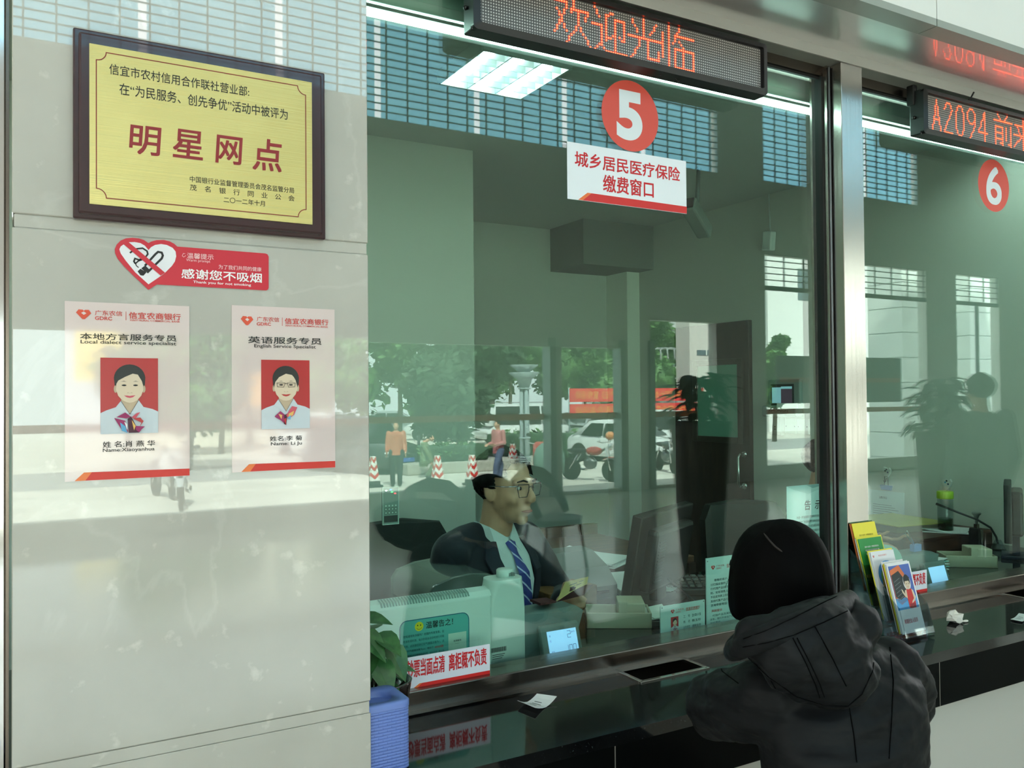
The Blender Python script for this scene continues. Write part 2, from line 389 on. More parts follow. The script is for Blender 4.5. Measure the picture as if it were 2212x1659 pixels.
for px in (1190, 1342, 1405):
    b.box(wx(px)-.05, wx(px)+.05, WY-.16, WY+.06, 0, 2.4, M('grey_frame', (120, 134, 134), .4, .5))
S('trim_window_frame', b)
# street level
pav = M('pavement', (206, 202, 194), .8, noise=(.6, (186, 182, 174), .35, .65, 5))
b = MB(); b.box(-60, 90, -90, WY-.2, -.9, -.75, pav); S('ground_street', b)
b = MB(); b.box(-8, 22, WY-1.6, WY-.2, -.75, -.05, M('step_stone', (190, 186, 178), .7)); S('ground_step', b)
b = MB(); b.box(-60, 90, -27.5, -21.6, -.75, -.745, M('asphalt', (150, 150, 150), .8)); S('ground_road', b)
# ================================================================== things on the marble pier and on the glass
class PA(Art):      # printing on a vertical face parallel to the counter, measured on the photograph
    def __init__(s, mb, y): super().__init__(mb, (0, y, 0)); s.y = y
    def q(s, px, py): p = at(px, py, s.y); return (p.x, p.z)
    def T(s, t, xl, xr, yt, yb, m, l=1, bold=0.0, skew=0):
        a = at(xl, yb, s.y); c = at(xr, yb, s.y); d = at(xl, yt, s.y)
        return s.text(t, a.x, a.z, c.x-a.x, d.z-a.z, m, l, bold, skew)
    def P(s, pts, m, l=1): return s.poly([s.q(*k) for k in pts], m, l)
# --- brass award plaque
t = thing('award_plaque', 'brass award plaque in a dark red wooden frame on the marble pier', 'plaque', (.287, 1.6, 1.96))
X0, X1, Z0, Z1 = .0735, .5015, 1.803, 2.1215
fr = M('dark_red_lacquer', (52, 22, 28), .22, coat=.4)
b = MB()
b.box(X0, X1, 1.586, 1.6, Z0, Z1, fr, .003); b.box(X0+.008, X1-.008, 1.578, 1.59, Z0+.008, Z1-.008, fr, .004); b.build('frame', t)
b = MB(); brass = M('brushed_brass', (206, 188, 124), .33, .75, bump=(3, .12, (1, 1, 160)), noise=(3, (194, 174, 110), .3, .7, 6))
YP = 1.5755; p0 = at(193, 93, YP); p1 = at(673.5, 178, YP); p2 = at(195.5, 440, YP)
b.box(p0.x, p1.x, YP, 1.579, p2.z, p0.z, brass); b.build('brass_plate', t)
b = MB(); A = PA(b, YP)
xa, xb = A.q(208, 130)[0], A.q(660, 200)[0]; za, zb = A.q(230, 428)[1], A.q(226, 113)[1]; r = .015; pts = []
for cx, cz, a in ((xa, za, pi/2), (xb, za, pi), (xb, zb, 3*pi/2), (xa, zb, 2*pi)): pts += [(cx+r*cos(a-pi/2*k/6), cz+r*sin(a-pi/2*k/6)) for k in range(7)]
A.line(pts, .0016, gold_txt, 1, True)
A.T('信宜市农村信用合作联社营业部:', 236, 538, 137, 160, blk, 1, .005)
A.T('在“为民服务、创先争优”活动中被评为', 258, 621, 179, 204, blk, 1, .005)
for c, x0, x1, y0, y1 in (('明', 279, 344, 268, 330), ('星', 373, 437, 277, 338), ('网', 466, 520, 291, 350), ('点', 546, 607, 297, 365)): A.T(c, x0, x1, y0, y1, M('dark_red_enamel', (140, 24, 26), .4), 1, .03, .06)
A.T('中国银行业监督管理委员会茂名监管分局', 410, 635, 380, 393, blk, 1, .004)
A.T('茂　名　银　行　同　业　公　会', 410, 636, 398, 411, blk, 1, .004)
A.T('二〇一二年十月', 483, 572, 425, 437, blk, 1, .004)
b.build('lettering', t, False)
# --- no smoking sticker
b = MB(); YS = 1.5985; A = PA(b, YS); b.bm
def hp(cx, cy): return (240+cx/6.32, 500+cy/6.32)
sr = M('sticker_red', (200, 28, 52), .35); sw = M('sticker_white', (228, 226, 232), .35)
heart_o = [(510, 160), (545, 140), (620, 118), (720, 116), (800, 135), (860, 168), (905, 207), (2105, 300), (2135, 312), (2150, 345), (2150, 770), (2140, 795), (2115, 805), (625, 724), (510, 797), (300, 600), (180, 480), (90, 375), (55, 300), (50, 240), (75, 180), (130, 125), (200, 95), (290, 86), (380, 95), (450, 118)]
A.P([hp(*k) for k in heart_o][::-1], sr, 1)
heart_i = [(510, 255), (545, 215), (600, 185), (680, 172), (760, 185), (840, 225), (880, 275), (888, 340), (870, 410), (830, 470), (735, 565), (690, 600), (510, 722), (330, 560), (200, 400), (130, 300), (112, 245), (130, 205), (180, 172), (240, 148), (320, 145), (400, 160), (460, 195)]
A.P([hp(*k) for k in heart_i][::-1], sw, 2)
A.line([A.q(*hp(*k)) for k in ((460, 470), (605, 310), (640, 280), (690, 290), (705, 330), (690, 370), (490, 565))], .0036, blk, 3)
A.P([hp(*k) for k in ((360, 545), (400, 510), (480, 560), (440, 605), (400, 600))][::-1], blk, 3)
A.P([hp(*k) for k in ((410, 505), (465, 465), (520, 520), (470, 560))][::-1], blk, 4)
A.line([A.q(*hp(*k)) for k in ((255, 295), (330, 240), (430, 230), (490, 270), (500, 310), (470, 350), (380, 390), (325, 370), (310, 410), (330, 440))], .0028, blk, 3)
A.line([A.q(*hp(*k)) for k in ((325, 445), (370, 405), (430, 385))], .0022, blk, 3); A.line([A.q(*hp(*k)) for k in ((335, 445), (345, 470), (375, 495))], .0016, blk, 3)
A.P([hp(*k) for k in ((170, 178), (235, 145), (735, 565), (675, 605))][::-1], sr, 5)
pk = M('pale_pink_print', (242, 200, 204), .5)
A.T('温馨提示', 404, 461, 546, 558, pk, 2, .01); A.line([A.q(*hp(*k)) for k in ((1020, 330), (990, 350), (970, 335), (985, 300), (1010, 305))], .0007, pk, 2)
A.T('Warm prompt', 402, 454, 558.5, 566, pk, 2); A.T('为了我们共同的健康', 472, 564.5, 571.5, 581, pk, 2, .006)
A.T('感谢您不吸烟', 392, 565, 580, 601, M('white_print', (240, 238, 240), .5), 2, .03); A.T('Thank you for not smoking', 417, 542, 606, 613, M('white_print', (240, 238, 240), .5), 2, .01)
tag(b.build('no_smoking_sticker', None, False), 'red heart-shaped no smoking sticker under the brass plaque', 'sticker')
# --- staff posters
pinkw = M('pinkish_laminate', (216, 198, 196), .05, coat=.8); photo_red = M('photo_red', (176, 26, 36), .3); fskin = M('print_skin', (214, 194, 170), .5); fskin2 = M('print_skin_shade', (190, 168, 142), .5)
shirt_p = M('print_shirt', (196, 204, 212), .5); hair_p = M('print_hair', (18, 20, 22), .4); lip = M('print_lips', (196, 78, 96), .5); lip2 = M('print_red_lips', (176, 48, 44), .5)
mag = M('print_magenta', (150, 32, 92), .5); dmag = M('print_plum', (70, 18, 44), .5); lblue = M('print_blue', (92, 160, 200), .5); yel = M('print_amber', (226, 178, 96), .5); wprint = M('print_white', (232, 228, 232), .5)
def logo(A, x, y, w, h, m1, bgm, l):    # six-sided heart with a diamond cut out
    f = lambda u, v: (x+u*w, y+(1-v)*h)
    A.poly([f(*k) for k in ((.17, 0), (0, .33), (.42, 1), (.58, 1), (1, .36), (.84, .02), (.6, .02), (.51, .14), (.45, .02))], m1, l)
    A.poly([f(*k) for k in ((.51, .2), (.34, .36), (.51, .56), (.68, .38))], bgm, l+1)
def portrait(A, x, y, w, h, spec, l=2):
    f = lambda u, v: (x+u*w, y+(1-v)*h)
    A.rect(x, y, w, h, photo_red, l)
    P = lambda pts, m, k: A.poly([f(*q) for q in pts], m, l+k)
    E = lambda u, v, ru, rv, m, k, **kw: A.ell(x+u*w, y+(1-v)*h, ru*w, rv*h, m, l+k, **kw)
    P(((0, 1), (0, .725), (.1, .69), (.26, .65), (.345, .57), (.655, .56), (.74, .65), (.9, .68), (1, .715), (1, 1)), shirt_p, 1)
    P(((.35, .56), (.5, .75), (.65, .56), (.62, .48), (.38, .48)), fskin2, 2)
    E(.5, .27, .272, .185, hair_p, 2)
    P(((.228, .25), (.24, .36), (.27, .38), (.73, .38), (.765, .36), (.772, .25)), hair_p, 3)
    for s in (-1, 1): E(.5+s*.245, .41, .03, .05, fskin2, 3)
    P(((.27, .33), (.262, .42), (.3, .5), (.37, .56), (.44, .588), (.5, .594), (.56, .588), (.63, .56), (.7, .5), (.738, .42), (.73, .33), (.64, .22), (.5, .2), (.36, .25)), fskin, 4)
    if not spec: P(((.25, .37), (.3, .3), (.42, .25), (.56, .205), (.64, .2), (.7, .28), (.735, .37), (.76, .3), (.7, .16), (.5, .1), (.3, .16), (.23, .28)), hair_p, 5)
    else: P(((.25, .4), (.3, .27), (.4, .2), (.5, .17), (.6, .2), (.69, .27), (.74, .4), (.77, .3), (.7, .15), (.5, .09), (.3, .15), (.23, .3)), hair_p, 5)
    for s in (-1, 1):
        E(.5+s*.1, .362, .042, .0105, hair_p, 5); E(.5+s*.1, .362, .014, .012, blk, 6)
        P([(.5+s*a, c) for a, c in ((.055, .316), (.1, .304), (.155, .316), (.1, .311))][::s], hair_p, 5)
        E(.5+s*.035, .463, .013, .005, fskin2, 5)
    A.line([f(*q) for q in ((.465, .455), (.5, .468), (.535, .455))], .0006, fskin2, l+5)
    P(((.40, .497), (.46, .498), (.5, .503), (.54, .498), (.6, .495), (.55, .522), (.5, .53), (.45, .522)), lip2 if spec else lip, 5)
    if spec:
        for s in (-1, 1): A.line([f(.5+s*a, c) for a, c in ((.02, .335), (.19, .335), (.18, .39), (.05, .395))], .0008, blk, l+7, True)
        A.line([f(.48, .345), f(.52, .345)], .0009, blk, l+7)
    P(((.345, .57), (.5, .74), (.42, .74), (.26, .655)), shirt_p, 3); P(((.655, .56), (.5, .74), (.58, .74), (.74, .65)), shirt_p, 3)
    A.line([f(*q) for q in ((.345, .57), (.5, .745), (.655, .56))], .0006, M('print_seam', (70, 54, 52), .5), l+5)
    if not spec: sc = (((.27, .78), (.42, .72), (.52, .78), (.44, .8)), mag), (((.23, .79), (.42, .83), (.47, .98), (.36, .95)), mag), (((.33, .85), (.42, .9), (.46, .99), (.36, .96)), lblue), (((.46, .81), (.52, .77), (.62, .92), (.66, .99), (.48, .99)), dmag), (((.52, .79), (.62, .73), (.68, .72), (.6, .8)), lip), (((.55, .8), (.68, .79), (.74, .84), (.66, .92), (.7, .86)), photo_red), (((.53, .82), (.6, .9), (.57, .96)), yel), (((.6, .9), (.76, .91), (.7, .95), (.66, .99), (.6, .95)), mag), (((.4, .84), (.46, .88), (.45, .95)), wprint)
    else: sc = (((.26, .82), (.38, .74), (.48, .8), (.5, .95), (.4, .88)), mag), (((.34, .78), (.42, .8), (.4, .86)), yel), (((.46, .8), (.52, .78), (.5, .94), (.45, .93)), dmag), (((.5, .8), (.62, .67), (.73, .69), (.66, .8), (.54, .86)), lip), (((.55, .78), (.66, .74), (.64, .8), (.54, .84)), yel), (((.52, .84), (.6, .8), (.58, .87)), lblue), (((.44, .86), (.5, .84), (.49, .94)), photo_red)
    for k, (pts, m) in enumerate(sc): P(pts, m, 6+k*.5)
def poster(name, label, c, lg, tx, ph, spec):
    x0, x1, y0t, y0b = c; b = MB(); Y = 1.5985; A = PA(b, Y); q0 = A.q(x0, y0b); q1 = A.q(x0, y0t); xr = A.q(x1, y0b)[0]
    b.box(q0[0], xr, Y, 1.5995, q0[1], q1[1], pinkw)
    a = A.q(lg[0], lg[3]); d = A.q(lg[1], lg[2]); A2 = A.q(lg[0], lg[2])
    logo(A, a[0], a[1], d[0]-a[0], A2[1]-a[1], M('logo_orange_red', (214, 78, 50), .5), pinkw, 2)
    for s, xl, xr_, yt, yb, m, bo in tx: A.T(s, xl, xr_, yt, yb, m, 2, bo)
    w0 = A.q(ph[0], ph[3]); w1 = A.q(ph[1], ph[3]); w2 = A.q(ph[0], ph[2]); portrait(A, w0[0], w0[1], w1[0]-w0[0], w2[1]-w0[1], spec)
    rb = A.q(ph[4], ph[5]); z0 = q0[1]+.0005; hh = .0135
    A.poly([(rb[0], z0), (rb[0]+.016, z0), (rb[0]+.026, z0+hh), (rb[0]+.014, z0+hh)], M('ribbon_orange', (232, 120, 62), .4), 2)
    A.poly([(rb[0]+.016, z0), (xr-.0005, z0), (xr-.0005, z0+hh*.9), (rb[0]+.026, z0+hh)], M('ribbon_red', (206, 44, 38), .4), 2)
    return tag(b.build(name, None, False), label, 'poster', None)
lr = M('logo_red_print', (206, 66, 58), .6)
def vline(A): pass
poster('staff_poster', 'pink laminated poster of the local dialect specialist, woman without glasses', (140, 410, 650, 1041), (164, 197, 668, 689),
       (('广东农信', 205, 264, 670, 681, lr, .01), ('GDRC', 205, 242, 683, 691, lr, .02), ('|', 271.5, 272.5, 673, 692, lr, 0), ('信宜农商银行', 278.5, 390, 674, 688, lr, .03), ('XINYI RURAL COMMERCIAL BANK', 280, 389, 689.5, 693.5, lr, .01),
        ('本地方言服务专员', 173, 381, 719, 733, blk, .025), ('Local dialect service specialist', 174, 380.5, 734, 744, blk, .01), ('姓 名:肖 燕 华', 222, 334.5, 954, 967, blk, .02), ('Name:Xiaoyanhua', 222, 334, 969, 979, blk, .01)),
       (217, 341.5, 772.5, 938, 161, 1041), False)
poster('staff_poster', 'pink laminated poster of the english service specialist, woman in glasses', (501.5, 724.5, 659, 1021), (520, 547, 682.5, 702),
       (('广东农信', 554.5, 603, 684, 694, lr, .01), ('GDRC', 554.5, 585, 696, 703, lr, .02), ('|', 609.2, 610.2, 686, 704, lr, 0), ('信宜农商银行', 615, 709, 687, 699.5, lr, .03), ('XINYI RURAL COMMERCIAL BANK', 616, 708, 701.5, 705, lr, .01),
        ('英语服务专员', 536, 694, 726.5, 741, blk, .025), ('English Service Specialist', 549, 682, 743, 752.5, blk, .01), ('姓名:李 菊', 583, 652, 942.5, 953, blk, .02), ('Name: Li Ju', 585, 652, 955.5, 964.5, blk, .01)),
       (564.5, 669, 777, 927.5, 521, 1021), True)
# --- number discs and notice on the glass
num_red = M('sticker_orange_red', (226, 84, 70), .5); num_w = M('sticker_pale', (232, 236, 240), .5)
def disc(n, cx, cz, label, box):
    b = MB(); Y = 1.9435; A = PA(b, Y); A.ell(cx, cz, .1012, .1012, num_red, 0, 64)
    A.text(n, cx+box[0], cz+box[1], box[2], box[3], num_w, 1, .045); o = b.build('number_sticker', None, False); return tag(o, label, 'sticker', None)
disc('5', 1.507, 2.3, 'round red sticker with the white digit five above the medical notice', (-.0495, -.071, .092, .142))
disc('6', 3.263, 2.303, 'round red sticker with the white digit six beyond the steel post', (-.047, -.071, .094, .142))
b = MB(); A = PA(b, 1.9428); x0, x1, z0, z1 = 1.2885, 1.711, 2.0395, 2.1965
A.rect(x0, z0, x1-x0, z1-z0, M('sign_white', (236, 240, 246), .5), 0)
A.T('城乡居民医疗保险', 1242, 1468, 326, 358, redtxt, 1, .03); A.T('缴费窗口', 1303, 1411.5, 377, 413, redtxt, 1, .03)
A.poly([(x0+.035, z0+.001), (x0+.058, z0+.001), (x0+.088, z0+.0235), (x0+.066, z0+.0235)], orange, 1); A.poly([(x0+.05, z0+.001), (x1, z0+.001), (x1, z0+.0215), (x0+.08, z0+.0235)], red, 2)
tag(b.build('window_notice', None, False), 'white notice with red medical insurance lettering under the number 5', 'sign')
def cash_sign(dx, label):
    b = MB(); A = Art(b, (.7905+dx, 1.922, .8035)); b.box(.7905+dx, 1.0265+dx, 1.922, 1.925, .8035, .878, M('board_white', (226, 230, 240), .4))
    A.text('钞票当面点清', .012, .026, .098, .041, redtxt, 1, .035); A.text('离柜概不负责', .122, .026, .104, .041, redtxt, 1, .035)
    A.poly([(.028, .0005), (.055, .0005), (.058, .009), (.043, .009)], orange, 1); A.poly([(.038, .0005), (.2355, .0005), (.2355, .009), (.05, .009)], red, 2)
    return tag(b.build('cash_sign', None, False), label, 'sign')
cash_sign(0, 'white board sign with red cash warning leaning beside the pothos plant')
cash_sign(1.756, 'white board sign with red cash warning behind the brochure stand')
# --- scrolling letter boards
BITS = {
 '欢': ((0, 1, 5, 1), (5, 1, 5, 3), (5, 3, 0, 12), (1, 4, 5, 11), (8, 0, 7, 4), (7, 3, 14, 3), (14, 3, 13, 6), (10, 4, 10, 8), (10, 8, 5, 15), (10, 8, 15, 15)),
 '迎': ((1, 0, 3, 3), (0, 6, 4, 6), (4, 6, 4, 12), (4, 12, 1, 15), (4, 13, 6, 15), (6, 15, 15, 15), (9, 1, 6, 2), (6, 2, 6, 11), (6, 11, 9, 9), (10, 3, 14, 3), (10, 3, 10, 14), (14, 3, 14, 10), (14, 10, 12, 9)),
 '光': ((7, 0, 7, 6), (2, 1, 4, 5), (13, 1, 10, 5), (0, 7, 15, 7), (5, 7, 5, 10), (5, 10, 1, 15), (9, 7, 9, 14), (9, 14, 14, 14), (14, 14, 14, 11)),
 '临': ((0, 3, 0, 12), (3, 0, 3, 15), (8, 0, 5, 6), (7, 3, 15, 3), (8, 5, 10, 7), (6, 8, 15, 8), (15, 8, 15, 15), (6, 15, 15, 15), (6, 8, 6, 15), (10, 8, 10, 15)),
 '前': ((3, 0, 5, 2), (11, 0, 9, 2), (0, 3, 15, 3), (1, 6, 1, 15), (1, 6, 7, 6), (7, 6, 7, 15), (1, 9, 7, 9), (1, 12, 7, 12), (7, 15, 5, 14), (10, 6, 10, 12), (14, 5, 14, 15), (14, 15, 12, 14)),
 '来': ((1, 3, 14, 3), (8, 0, 8, 15), (3, 4, 5, 7), (13, 4, 10, 7), (0, 8, 15, 8), (7, 8, 0, 14), (9, 8, 15, 14)),
 'A': ((3, 1, 0, 15), (3, 1, 6, 15), (1, 10, 5, 10)), '2': ((0, 4, 2, 1), (2, 1, 4, 1), (4, 1, 6, 4), (6, 4, 0, 14), (0, 15, 6, 15)), '0': ((2, 1, 4, 1), (4, 1, 6, 4), (6, 4, 6, 12), (6, 12, 4, 15), (4, 15, 2, 15), (2, 15, 0, 12), (0, 12, 0, 4), (0, 4, 2, 1)),
 '9': ((2, 1, 4, 1), (4, 1, 6, 3), (6, 3, 6, 9), (6, 9, 2, 15), (2, 1, 0, 3), (0, 3, 0, 6), (0, 6, 2, 8), (2, 8, 4, 8), (4, 8, 6, 6)), '4': ((5, 1, 0, 11), (0, 11, 7, 11), (5, 1, 5, 15)),
}
dot_w = M('unlit_diode', (214, 210, 204), .4); led_face = M('diode_board', (92, 88, 86), .35)
def letter_board(x0, x1, z0, z1, glyph, label, hook):
    K = 1.86/1.8; x0 *= K; x1 *= K; z0 = 1.5+(z0-1.5)*K; z1 = 1.5+(z1-1.5)*K
    t = thing('letter_board', label, 'display', ((x0+x1)/2, 1.89, z1)); Y = 1.86; pit = .00725*K
    b = MB(); b.box(x0, x1, Y+.006, Y+.05, z0, z1, black, .004)
    ring_o = rrect(x0, z0, x1-x0, z1-z0, .012); ring_i = rrect(x0+.018, z0+.017, x1-x0-.036, z1-z0-.032, .006)
    b.loft([[V((x, y, z)) for x, z in rr] for rr, y in ((ring_o, Y+.01), (ring_o, Y-.005), (ring_i, Y-.01), (ring_i, Y+.006))], black, False, False); b.build('housing', t)
    ax0 = x0+.02; az1 = z1-.0165; nc = int((x1-x0-.04)/pit); lit = set()
    for off, s in glyph:
        for a, c, d, e in BITS[s]:
            n = max(abs(d-a), abs(e-c), 1)
            for k in range(n+1): lit.add((off+round(a+(d-a)*k/n), round(c+(e-c)*k/n)))
    b = MB(); b.box(x0+.014, x1-.014, Y+.0035, Y+.006, z0+.012, z1-.012, led_face); A = Art(b, (0, Y+.0034, 0))
    for i in range(nc):
        for j in range(16):
            if (i, j) not in lit: A.ell(ax0+(i+.5)*pit, az1-(j+.5)*pit, .0023, .0023, dot_w, 1, 6)
    b.build('dot_panel', t)
    b = MB(); lm = M('lit_diode', (255, 90, 60), .4, emit=4.5, ecol=(255, 52, 30)); lc = M('lit_diode_core', (255, 190, 130), .4, emit=6, ecol=(255, 150, 84)); A = Art(b, (0, Y+.0034, 0))
    for i, j in sorted(lit): A.ell(ax0+(i+.5)*pit, az1-(j+.5)*pit, .0034, .0034, lm, 2, 8); A.ell(ax0+(i+.5)*pit, az1-(j+.5)*pit, .0011, .0011, lc, 3, 6)
    b.build('lit_dots', t)
    for x in (x0+.004, x1-.004):
        b = MB(); b.box(x-.011, x+.011, Y+.028, Y+.056, z1-.05, 2.582, black, .003); b.build('bracket', t)
    b = MB(); b.ell((x0-.004, Y+.03, z0+.062), (.006, .006, .006), black); b.build('knob', t)
    if hook:
        b = MB(); h = at(1465, 170, 1.88); b.tube([h+V((.012*cos(a), 0, .014*sin(a)+.006)) for a in [pi+pi*k/8 for k in range(9)]], .0015, black_m); b.build('cable_loop', t); b = MB()
        h = at(1430, 163, 1.88); b.tube([h+V((.014, 0, .008)), h, h+V((-.012, 0, -.002))], .0022, black_m); b.build('cable', t)
    else:
        b = MB(); h = at(2097, 212, 1.858); b.tube([h+V((-.008, .01, -.012)), h, h+V((.004, -.01, .02))], .003, black_m); b.build('cable', t)
letter_board(.929, 1.896, 2.377, 2.528, [(29+16*k, c) for k, c in enumerate('欢迎光临')], 'long black letter board with a red welcome message above sticker 5', True)
letter_board(2.622, 3.6, 2.374, 2.526, [(5+9*k, c) for k, c in enumerate('A2094')]+[(54, '前'), (71, '来')], 'black letter board showing a red ticket number above sticker 6', False)
# --- light tubes and rolled blinds behind the glass
tb = M('tube_glow', (240, 255, 252), .5, emit=26, ecol=(222, 255, 246)); cream = M('cream_metal', (196, 214, 204), .5)
def tubelight(x0, x1, where):
    t = thing('tube_light', 'glowing fluorescent tube along the glass top ' + where, 'lamp', ((x0+x1)/2, 2.09, 2.5))
    b = MB(); b.tube([(x0, 2.08, 2.493), (x1, 2.08, 2.493)], .0095, tb, 10); b.build('tube', t)
    b = MB(); b.box(x0-.02, x1+.02, 2.085, 2.12, 2.49, 2.512, whitep, .002); b.build('batten', t)
    t = thing('roller_blind', 'raised pale green roller blind behind the glass ' + where, 'blind', ((x0+x1)/2, 2.06, 2.6))
    b = MB(); b.box(x0-.03, x1+.045, 2.045, 2.062, 2.508, 2.536, cream, .002); A = Art(b, (0, 2.045, 0)); A.text('N', x1+.006, 2.519, .008, .006, blk, 1); b.build('bottom_bar', t)
    b = MB(); b.box(x0-.03, x1+.01, 2.052, 2.0535, 2.536, 2.66, M('blind_fabric', (186, 216, 202), .7)); b.build('fabric', t)
    b = MB(); R = MX.Rotation(pi/2, 3, 'Y'); b.lathe((x0-.03, 2.075, 2.68), [(.024, 0), (.024, x1-x0+.06)], M('roller_white', (206, 214, 208), .5), 20, R); b.build('roller', t)
tubelight(.1, 2.41, 'above the smiling teller'); tubelight(2.53, 4.1, 'past the steel post')
# ================================================================== behind the glass
# --- air purifier with a notice
t = thing('air_purifier', 'white air purifier with a round cap and teal notice behind the cash sign', 'air purifier', (.95, 2.05, ZC))
pw = M('purifier_white', (214, 230, 224), .4)
b = MB(); b.box(.70, 1.084, 2.02, 2.088, ZC, .975, pw, .004)
b.loft([[V((.70, y, z)) for y, z in ((2.02, .974), (2.03, .987), (2.055, .994), (2.08, .987), (2.088, .974))], [V((1.085, y, z)) for y, z in ((2.02, .974), (2.03, .987), (2.055, .994), (2.08, .987), (2.088, .974))]], pw, True, False)
b.loft([[V((x, y, z)) for x, y in rrect(1.0835, 2.0195-f, .1045, .0685+f, r_, 8)] for z, r_, f in ((ZC, .003, 0), (.93, .003, 0), (.955, .008, .001), (.98, .018, .004), (1.0, .03, .008), (1.009, .034, .010), (1.012, .033, .008))], pw); b.build('body', t)
b = MB(); b.lathe((1.146, 2.054, 1.011), [(.024, 0), (.024, .019), (.021, .022), (0, .022)], pw, 24)
for k in range(5): b.box(1.146+.004*k-.001, 1.146+.004*k+.0004, 2.029, 2.0302, 1.016, 1.027-.001*abs(k-2), charcoal)
b.build('cap', t)
b = MB(); gm = M('purifier_vent', (120, 146, 140), .6)
for k in range(32):
    x = .775+.0078*k; b.poly([(x, 2.0225, .9795), (x+.005, 2.0225, .9795), (x+.005, 2.0298, .9885), (x+.005, 2.05, .9945), (x, 2.05, .9945), (x, 2.0298, .9885)], gm)
b.build('vent', t)
b = MB(); A = PA(b, 2.0195); x0, x1, z0, z1 = .822, 1.018, .77, .9405
A.poly(rrect(x0, z0, x1-x0, z1-z0, .02), M('notice_edge_blue', (16, 92, 122), .5), 1); A.poly(rrect(x0+.0022, z0+.002, x1-x0-.0044, z1-z0-.004, .018), M('notice_teal', (92, 178, 172), .5), 2)
sx, sz = A.q(905, 1353); A.ell(sx, sz, .0118, .0118, M('smiley_yellow', (232, 216, 40), .5), 3); A.ell(sx-.004, sz+.003, .0014, .002, blk, 4, 10); A.ell(sx+.004, sz+.003, .0014, .002, blk, 4, 10); A.line([(sx+.0075*cos(a), sz+.0075*sin(a)) for a in [pi*1.15+pi*.7*k/8 for k in range(9)]], .0009, blk, 4)
A.T('温馨告之！', 920, 978, 1343, 1358, blk, 3, .02); tl = M('notice_text', (24, 70, 76), .7)
zz = .905; ls = ('您知道钱有多脏吗？经国内专家发表，在', '检测发现时测，每点钞就会去钞时进行可吸', '时测，点钞前后钞口空气细菌总数为1，点', '钞时空气细菌总数为pm，增加了', '细菌散落空气对健康造成伤害，如长时间，吸入后', '将对人体产生严重危害健康')
for k, s in enumerate(ls):
    A.text(s, x0+.01, zz-.0125*k-.008, .113 if k != 3 else .082, .0066, tl, 3, .02 if k == 0 else .004)
A.text('450倍', x0+.096, zz-.0125*3-.008, .025, .0066, redtxt, 3, .03)
A.rect(x1-.061, .80, .052, .091, M('certificate', (196, 220, 206), .6), 3); A.text('检测报告', x1-.046, .868, .022, .005, blk, 4, .02); A.text('Test Report', x1-.042, .862, .012, .002, blk, 4)
for k in range(5): A.rect(x1-.048, .842-.004*k, .03-.004*(k % 2), .0012, greytxt, 4)
for k in range(26): A.rect(1.082+.0018*k, .822, .0012 if k % 3 else .0006, .012, blk, 2)
for k in range(3): A.rect(1.086, .814-.005*k, .038-.004*k, .0022, greytxt, 2)
b.build('notice', t, False)
# --- note counter displays
def lcd(x, z, label, cap, digits):
    t = thing('note_counter', label, 'machine', (x, 2.14, ZC)); gc = M('slate_plastic', (96, 116, 114), .5)
    b = MB(); b.prism([(x-.10, 2.11, ZC), (x+.075, 2.11, ZC), (x+.13, 2.13, .864), (x+.125, 2.16, .872), (x-.11, 2.16, .872), (x-.11, 2.13, .862)], (0, .09, -.002), gc); b.build('body', t)
    R = RX(radians(-17)); o = V((x, 2.058, .807)); b = MB()
    b.obox(o, (.132, .024, .104), gc, R, .008); b.box(x-.06, x+.075, 2.03, 2.09, ZC, ZC+.008, gc, .002); b.build('screen_case', t)
    b = MB(); so_ = o + R @ V((0, -.0125, 0)); A = Art(b, so_, R @ V((1, 0, 0)), R @ V((0, 0, 1)))
    A.rect(-.047, -.034, .098, .066, M('lit_screen', (150, 196, 236), .3, emit=.95, ecol=(150, 196, 240)), 1); dk = M('screen_digit', (84, 112, 140), .5)
    if digits:
        seg = {'2': 'abged', '1': 'bc', '0': 'abcdef'}
        def dig(c, u, v, s):
            sg = {'a': ((0, 2), (1, 2)), 'b': ((1, 2), (1, 1)), 'c': ((1, 1), (1, 0)), 'd': ((0, 0), (1, 0)), 'e': ((0, 1), (0, 0)), 'f': ((0, 2), (0, 1)), 'g': ((0, 1), (1, 1))}
            for k in seg[c]: A.line([(u+p*s*.6, v+q*s*.5) for p, q in sg[k]], .0013, dk, 2)
        dig('2', .02, .008, .018)
        for k, c in enumerate('100'): dig(c, .008+.013*k, -.027, .015)
        A.text('张', -.041, .016, .005, .006, dk, 2); A.text('元', -.041, .002, .005, .006, dk, 2); A.text('pcs', .034, .019, .011, .005, dk, 2); A.text('面额', -.04, -.027, .01, .005, dk, 2)
    b.build('screen', t, False); return t
lcd(1.325, 0, 'grey note counter whose lit blue screen reads 2 and 100', '', True)
lcd(3.03, 0, 'grey note counter with a blank lit screen beside the brochure stand', '', False)
